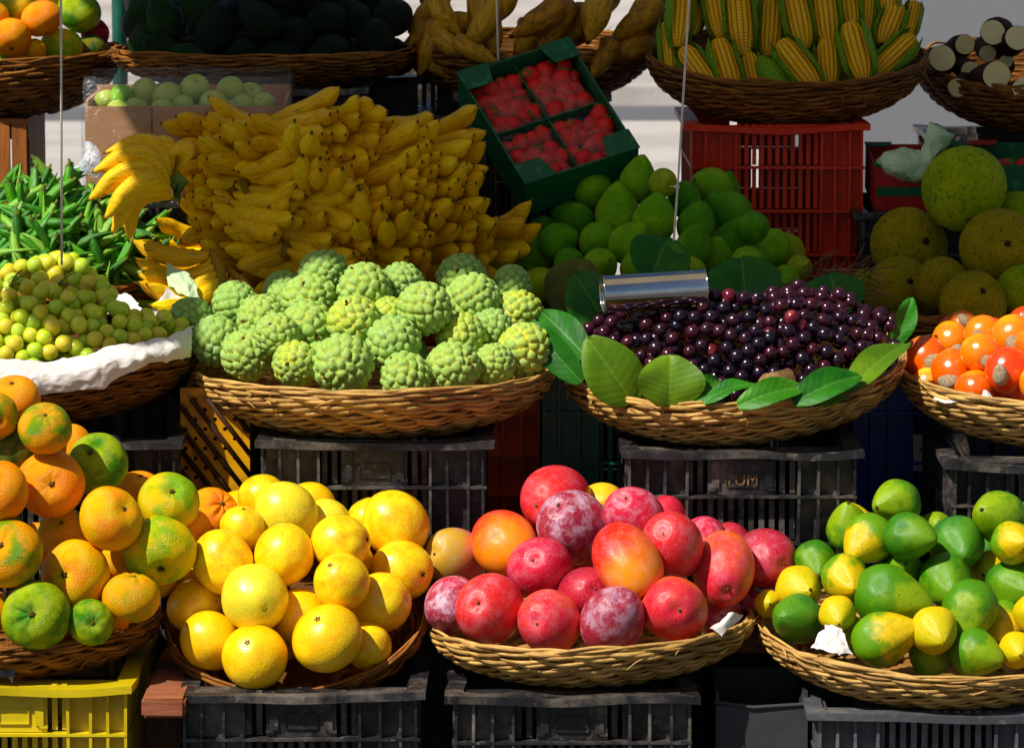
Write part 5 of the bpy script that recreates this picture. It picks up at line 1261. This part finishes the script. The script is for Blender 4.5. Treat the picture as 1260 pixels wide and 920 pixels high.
# leaves printed green band on the red tray: real strip of card
MB().box(.0, m(112, 7.6), .2045, .2062, -.052, -.036).obj('green_band', 'green_card', t3)
pth = [at(1084, 204, 7.45), at(1096, 203, 7.44), at(1112, 204, 7.43), at(1126, 206, 7.42), at(1138, 202, 7.42), at(1143, 190, 7.42), at(1146, 182, 7.42), at(1152, 172, 7.43), at(1160, 160, 7.43)]
me = MB().tube(pth, [.016, .025, .027, .028, .027, .011, .013, .021, .026], 22).me('plastic_bag', 'bag_plastic', True)
bm = bmesh.new(); bm.from_mesh(me); bmesh.ops.subdivide_edges(bm, edges=list(bm.edges), cuts=2, use_grid_fill=True); bm.to_mesh(me); bm.free(); warp(me, .0032, 77, 110.); warp(me, .0022, 99, 260.); me.shade_smooth()
tag(link('plastic_bag', me), 'knotted pale green plastic bag lying on the red tray', 'plastic bag')

# ================================================================ corn
def cob_mesh():
    rows_, kl = 14, 26; nu, nv = rows_*5, kl*4; V = []; T = []; Fc = []
    for i in range(nv+1):
        x = i/nv; r = (.62+.38*min(1, x/.2))*(1. if x < .6 else math.sqrt(max(.0, 1-((x-.6)/.42)**2.2)))
        for j in range(nu):
            a = 2*math.pi*j/nu; ka = abs(math.sin(rows_*a/2)); kx = abs(math.sin(math.pi*(i/4+.02*math.sin(5*a)))); kn = (ka**.6)*(.12+.88*kx**.55); rr = r*(.86+.17*kn); V.append((x, rr*math.cos(a), rr*math.sin(a))); T.append(kn)
    for i in range(nv):
        for j in range(nu): Fc.append((i*nu+j, i*nu+(j+1) % nu, (i+1)*nu+(j+1) % nu, (i+1)*nu+j))
    me = mesh('cob', V, Fc, 'corn_kernel'); setattr_f(me, 'knob', T); return me
def husk_mesh(a0, a1, seed, full=False):
    V = []; Fc = []; nu, nv = 18, 22; g = np.random.default_rng(seed); p = g.uniform(0, 6)
    for sh in (0, .03):
        for i in range(nv+1):
            x = -.10+1.12*i/nv; u = i/nv; open_ = math.sin(math.pi*min(1, u*.9+.08))**.5; r = (1.10-sh)*(1. if u < .62 else math.sqrt(max(.02, 1-((u-.62)/.41)**2)))*(.55+.45*min(1, u/.22))
            am, aw_ = (a0+a1)/2, (a1-a0)/2*(.55+.45*open_)
            for j in range(nu+1):
                a = am+aw_*(2*j/nu-1); e = abs(2*j/nu-1); rr = r*(1+.10*e**4+.015*math.sin(14*a+p)); V.append((x, rr*math.sin(a), rr*math.cos(a)))
    n1 = (nu+1)*(nv+1)
    for i in range(nv):
        for j in range(nu):
            a = i*(nu+1)+j; Fc += [(a, a+1, a+nu+2, a+nu+1), (n1+a, n1+a+nu+1, n1+a+nu+2, n1+a+1)]
    return mesh('husk', V, Fc, 'corn_husk')
COB = cob_mesh(); HK = [husk_mesh(R(35), R(190), 1), husk_mesh(R(175), R(325), 2), husk_mesh(R(42), R(185), 3), husk_mesh(R(170), R(318), 4), husk_mesh(R(-60), R(200), 5)]
CORN = [(872, -40, 888, 48, 17, 0), (905, -30, 914, 70, 20, -.03), (950, -2, 945, 72, 17, .0), (932, -20, 930, 34, 15, .04), (972, -25, 990, 62, 19, -.02), (1010, -30, 1021, 62, 19, -.01), (1040, -25, 1048, 42, 17, .03), (1046, 32, 1064, 100, 20, -.10),
        (962, 54, 1006, 112, 19, -.12), (884, 52, 904, 117, 18, -.11), (842, 62, 877, 112, 17, -.10), (921, 68, 932, 119, 15, -.09), (1017, 52, 1021, 108, 16, -.08), (1122, 48, 1074, 94, 17, -.06), (1104, 8, 1086, 56, 17, .02), (1068, -20, 1064, 44, 13, .05), (840, -30, 834, 60, 17, -.02), (856, -25, 851, 44, 15, .03), (1126, 5, 1116, 48, 12, .05), (820, 30, 826, 92, 13, -.03), (1092, -25, 1094, 20, 15, .06)]
ROWN = {0: 'upper', 1: 'lower'}
lo = sorted([c for c in CORN if c[3] > 75], key=lambda c: c[2]); hi = sorted([c for c in CORN if c[3] <= 75], key=lambda c: c[2])
for grp, rn in ((lo, 'lower'), (hi, 'upper')):
    for i, (x0, y0, x1, y1, w_, dY) in enumerate(grp):
        A = at(x0, y0, 7.72+dY+.03); Bp = at(x1, y1, 7.68+dY); X = Bp-A; L = X.length; X.normalize(); r = m(w_, 7.7)
        Z = Vector((random.uniform(-.25, .25), -1, .15)); Z = (Z-X*Z.dot(X)).normalized(); Yv = Z.cross(X); wd = 'leftmost' if i == 0 else 'rightmost' if i == len(grp)-1 else f'{ORD[i+1]} from left'
        o = link('corn_cob', None); tag(o, f'husked corn cob, {wd} in the {rn} row of the corn basket', 'corn', 'corn cobs in the basket')
        o.matrix_world = Matrix(((X.x*L, Yv.x*r, Z.x*r, A.x), (X.y*L, Yv.y*r, Z.y*r, A.y), (X.z*L, Yv.z*r, Z.z*r, A.z), (0, 0, 0, 1)))
        c = link('cob', COB, o); c.scale = (1, .9, .9)
        for h in random.choice([(0, 1), (2, 3)]): link('husk', HK[h], o)
A = at(940, 78, 7.62); Bp = at(964, 118, 7.56); X = Bp-A; L = X.length; X.normalize(); r = m(13, 7.6); Z = Vector((0, -1, .1)); Z = (Z-X*Z.dot(X)).normalized(); Yv = Z.cross(X)
o = link('corn_cob', None); tag(o, 'small corn cob wholly wrapped in its green husk at the front of the corn basket', 'corn', 'corn cobs in the basket')
o.matrix_world = Matrix(((X.x*L, Yv.x*r, Z.x*r, A.x), (X.y*L, Yv.y*r, Z.y*r, A.y), (X.z*L, Yv.z*r, Z.z*r, A.z), (0, 0, 0, 1)))
link('husk', HK[4], o); link('husk', HK[0], o); link('husk', HK[1], o)

# ================================================================ cassava
CAS = [(1159, 72, 17, -.03, 'left'), (1187, 55, 13, .05, 'back left'), (1193, 87, 12, .0, 'inner left'), (1222, 40, 16, .02, 'top centre'), (1226, 93, 18, -.10, 'large front centre'), (1252, 47, 16, .0, 'top right'), (1238, 76, 9, .06, 'small middle'), (1258, 110, 14, -.12, 'low right'), (1215, 66, 11, .08, 'hidden middle'), (1178, 108, 12, -.06, 'low left'), (1280, 78, 15, -.05, 'cropped right')]
for x, y, r, dY, nm in CAS:
    P = at(x, y, 7.85+dY); rr = m(r, 7.85); o = thing('cassava_root', f'dark cassava root with cream cut end, {nm} in the basket', 'cassava', P, 0, 'cassava roots')
    d = Vector((random.uniform(-.35, .35), 1, random.uniform(-.35, .1))).normalized(); ln = .16
    me = MB().tube([Vector((0, 0, 0)), d*.02, d*.06, d*.11, d*ln], [rr*.98, rr*1.06, rr*1.1, rr*1.0, rr*.6], 18).me('bark', 'dark_bark', True); warp(me, .0012, int(x), 60.); link('bark', me, o)
    V = [(0, 0, 0)]+[(rr*.93*q*math.cos(a)*(1+.05*math.sin(2*a+x)), 0, rr*.93*q*math.sin(a)) for q in (.5, 1) for a in [2*math.pi*i/24 for i in range(24)]]
    Fc = [(0, 1+(i+1) % 24, 1+i) for i in range(24)]+[(1+i, 1+(i+1) % 24, 25+(i+1) % 24, 25+i) for i in range(24)]
    c = link('cut_face', mesh('cut_face', V, Fc, 'cassava_flesh'), o); c.location = -d*.0025; c.rotation_euler = Vector((0, 1, 0)).rotation_difference(d).to_euler()
# ================================================================ cords
for lab, pts_, kn in (('thin white cord hanging down into the grapes', [(76, 326, 6.74), (75, 0, 6.74), (75, -330, 6.74)], None), ('thin white cord with a knot hanging by the tin can', [(829, 296, 6.84), (834, 228, 6.84), (848, 0, 6.84), (866, -330, 6.84)], (833, 230, 6.84)), ('short white cord hanging in front of the plantains', [(613, 74, 7.3), (611, 0, 7.3), (606, -280, 7.3)], None)):
    Q = [at(*q) for q in pts_]; o = thing('cord', lab, 'cord', Q[0]); mb = MB().tube([q-Q[0] for q in Q], .0021, 6); mb.obj('strand', 'cord_fibre', o, True)
    if kn:
        K_ = at(*kn)-Q[0]; mb = MB().tube([K_+Vector((-.004, 0, 0)), K_+Vector((0, -.002, .001)), K_+Vector((.004, 0, -.001))], [.002, .0045, .002], 8).tube([K_, K_+Vector((-.012, -.002, .001))], .001, 5).tube([K_, K_+Vector((.003, -.002, .010))], .001, 5); mb.obj('knot', 'cord_fibre', o, True)
# dry straw round the breadfruit basket
mb = MB(); g = random.Random(31)
for i in range(70):
    x, y = g.uniform(985, 1075), g.uniform(325, 362)-.15*(0); P = at(x, y, g.uniform(7.0, 7.12)); a = g.uniform(-.6, 1.2); ln = g.uniform(.02, .06); d = Vector((math.cos(a), g.uniform(-.4, .2), math.sin(a)))*ln
    mb.tube([P, P+d*.5+Vector((0, 0, g.uniform(-.006, .006))), P+d], [.0018, .002, .001], 5, .5)
tag(stuff(mb.obj('dry_straw', 'straw', None, True)), 'dry straw and leaf fibres tumbling from the breadfruit basket', 'straw')
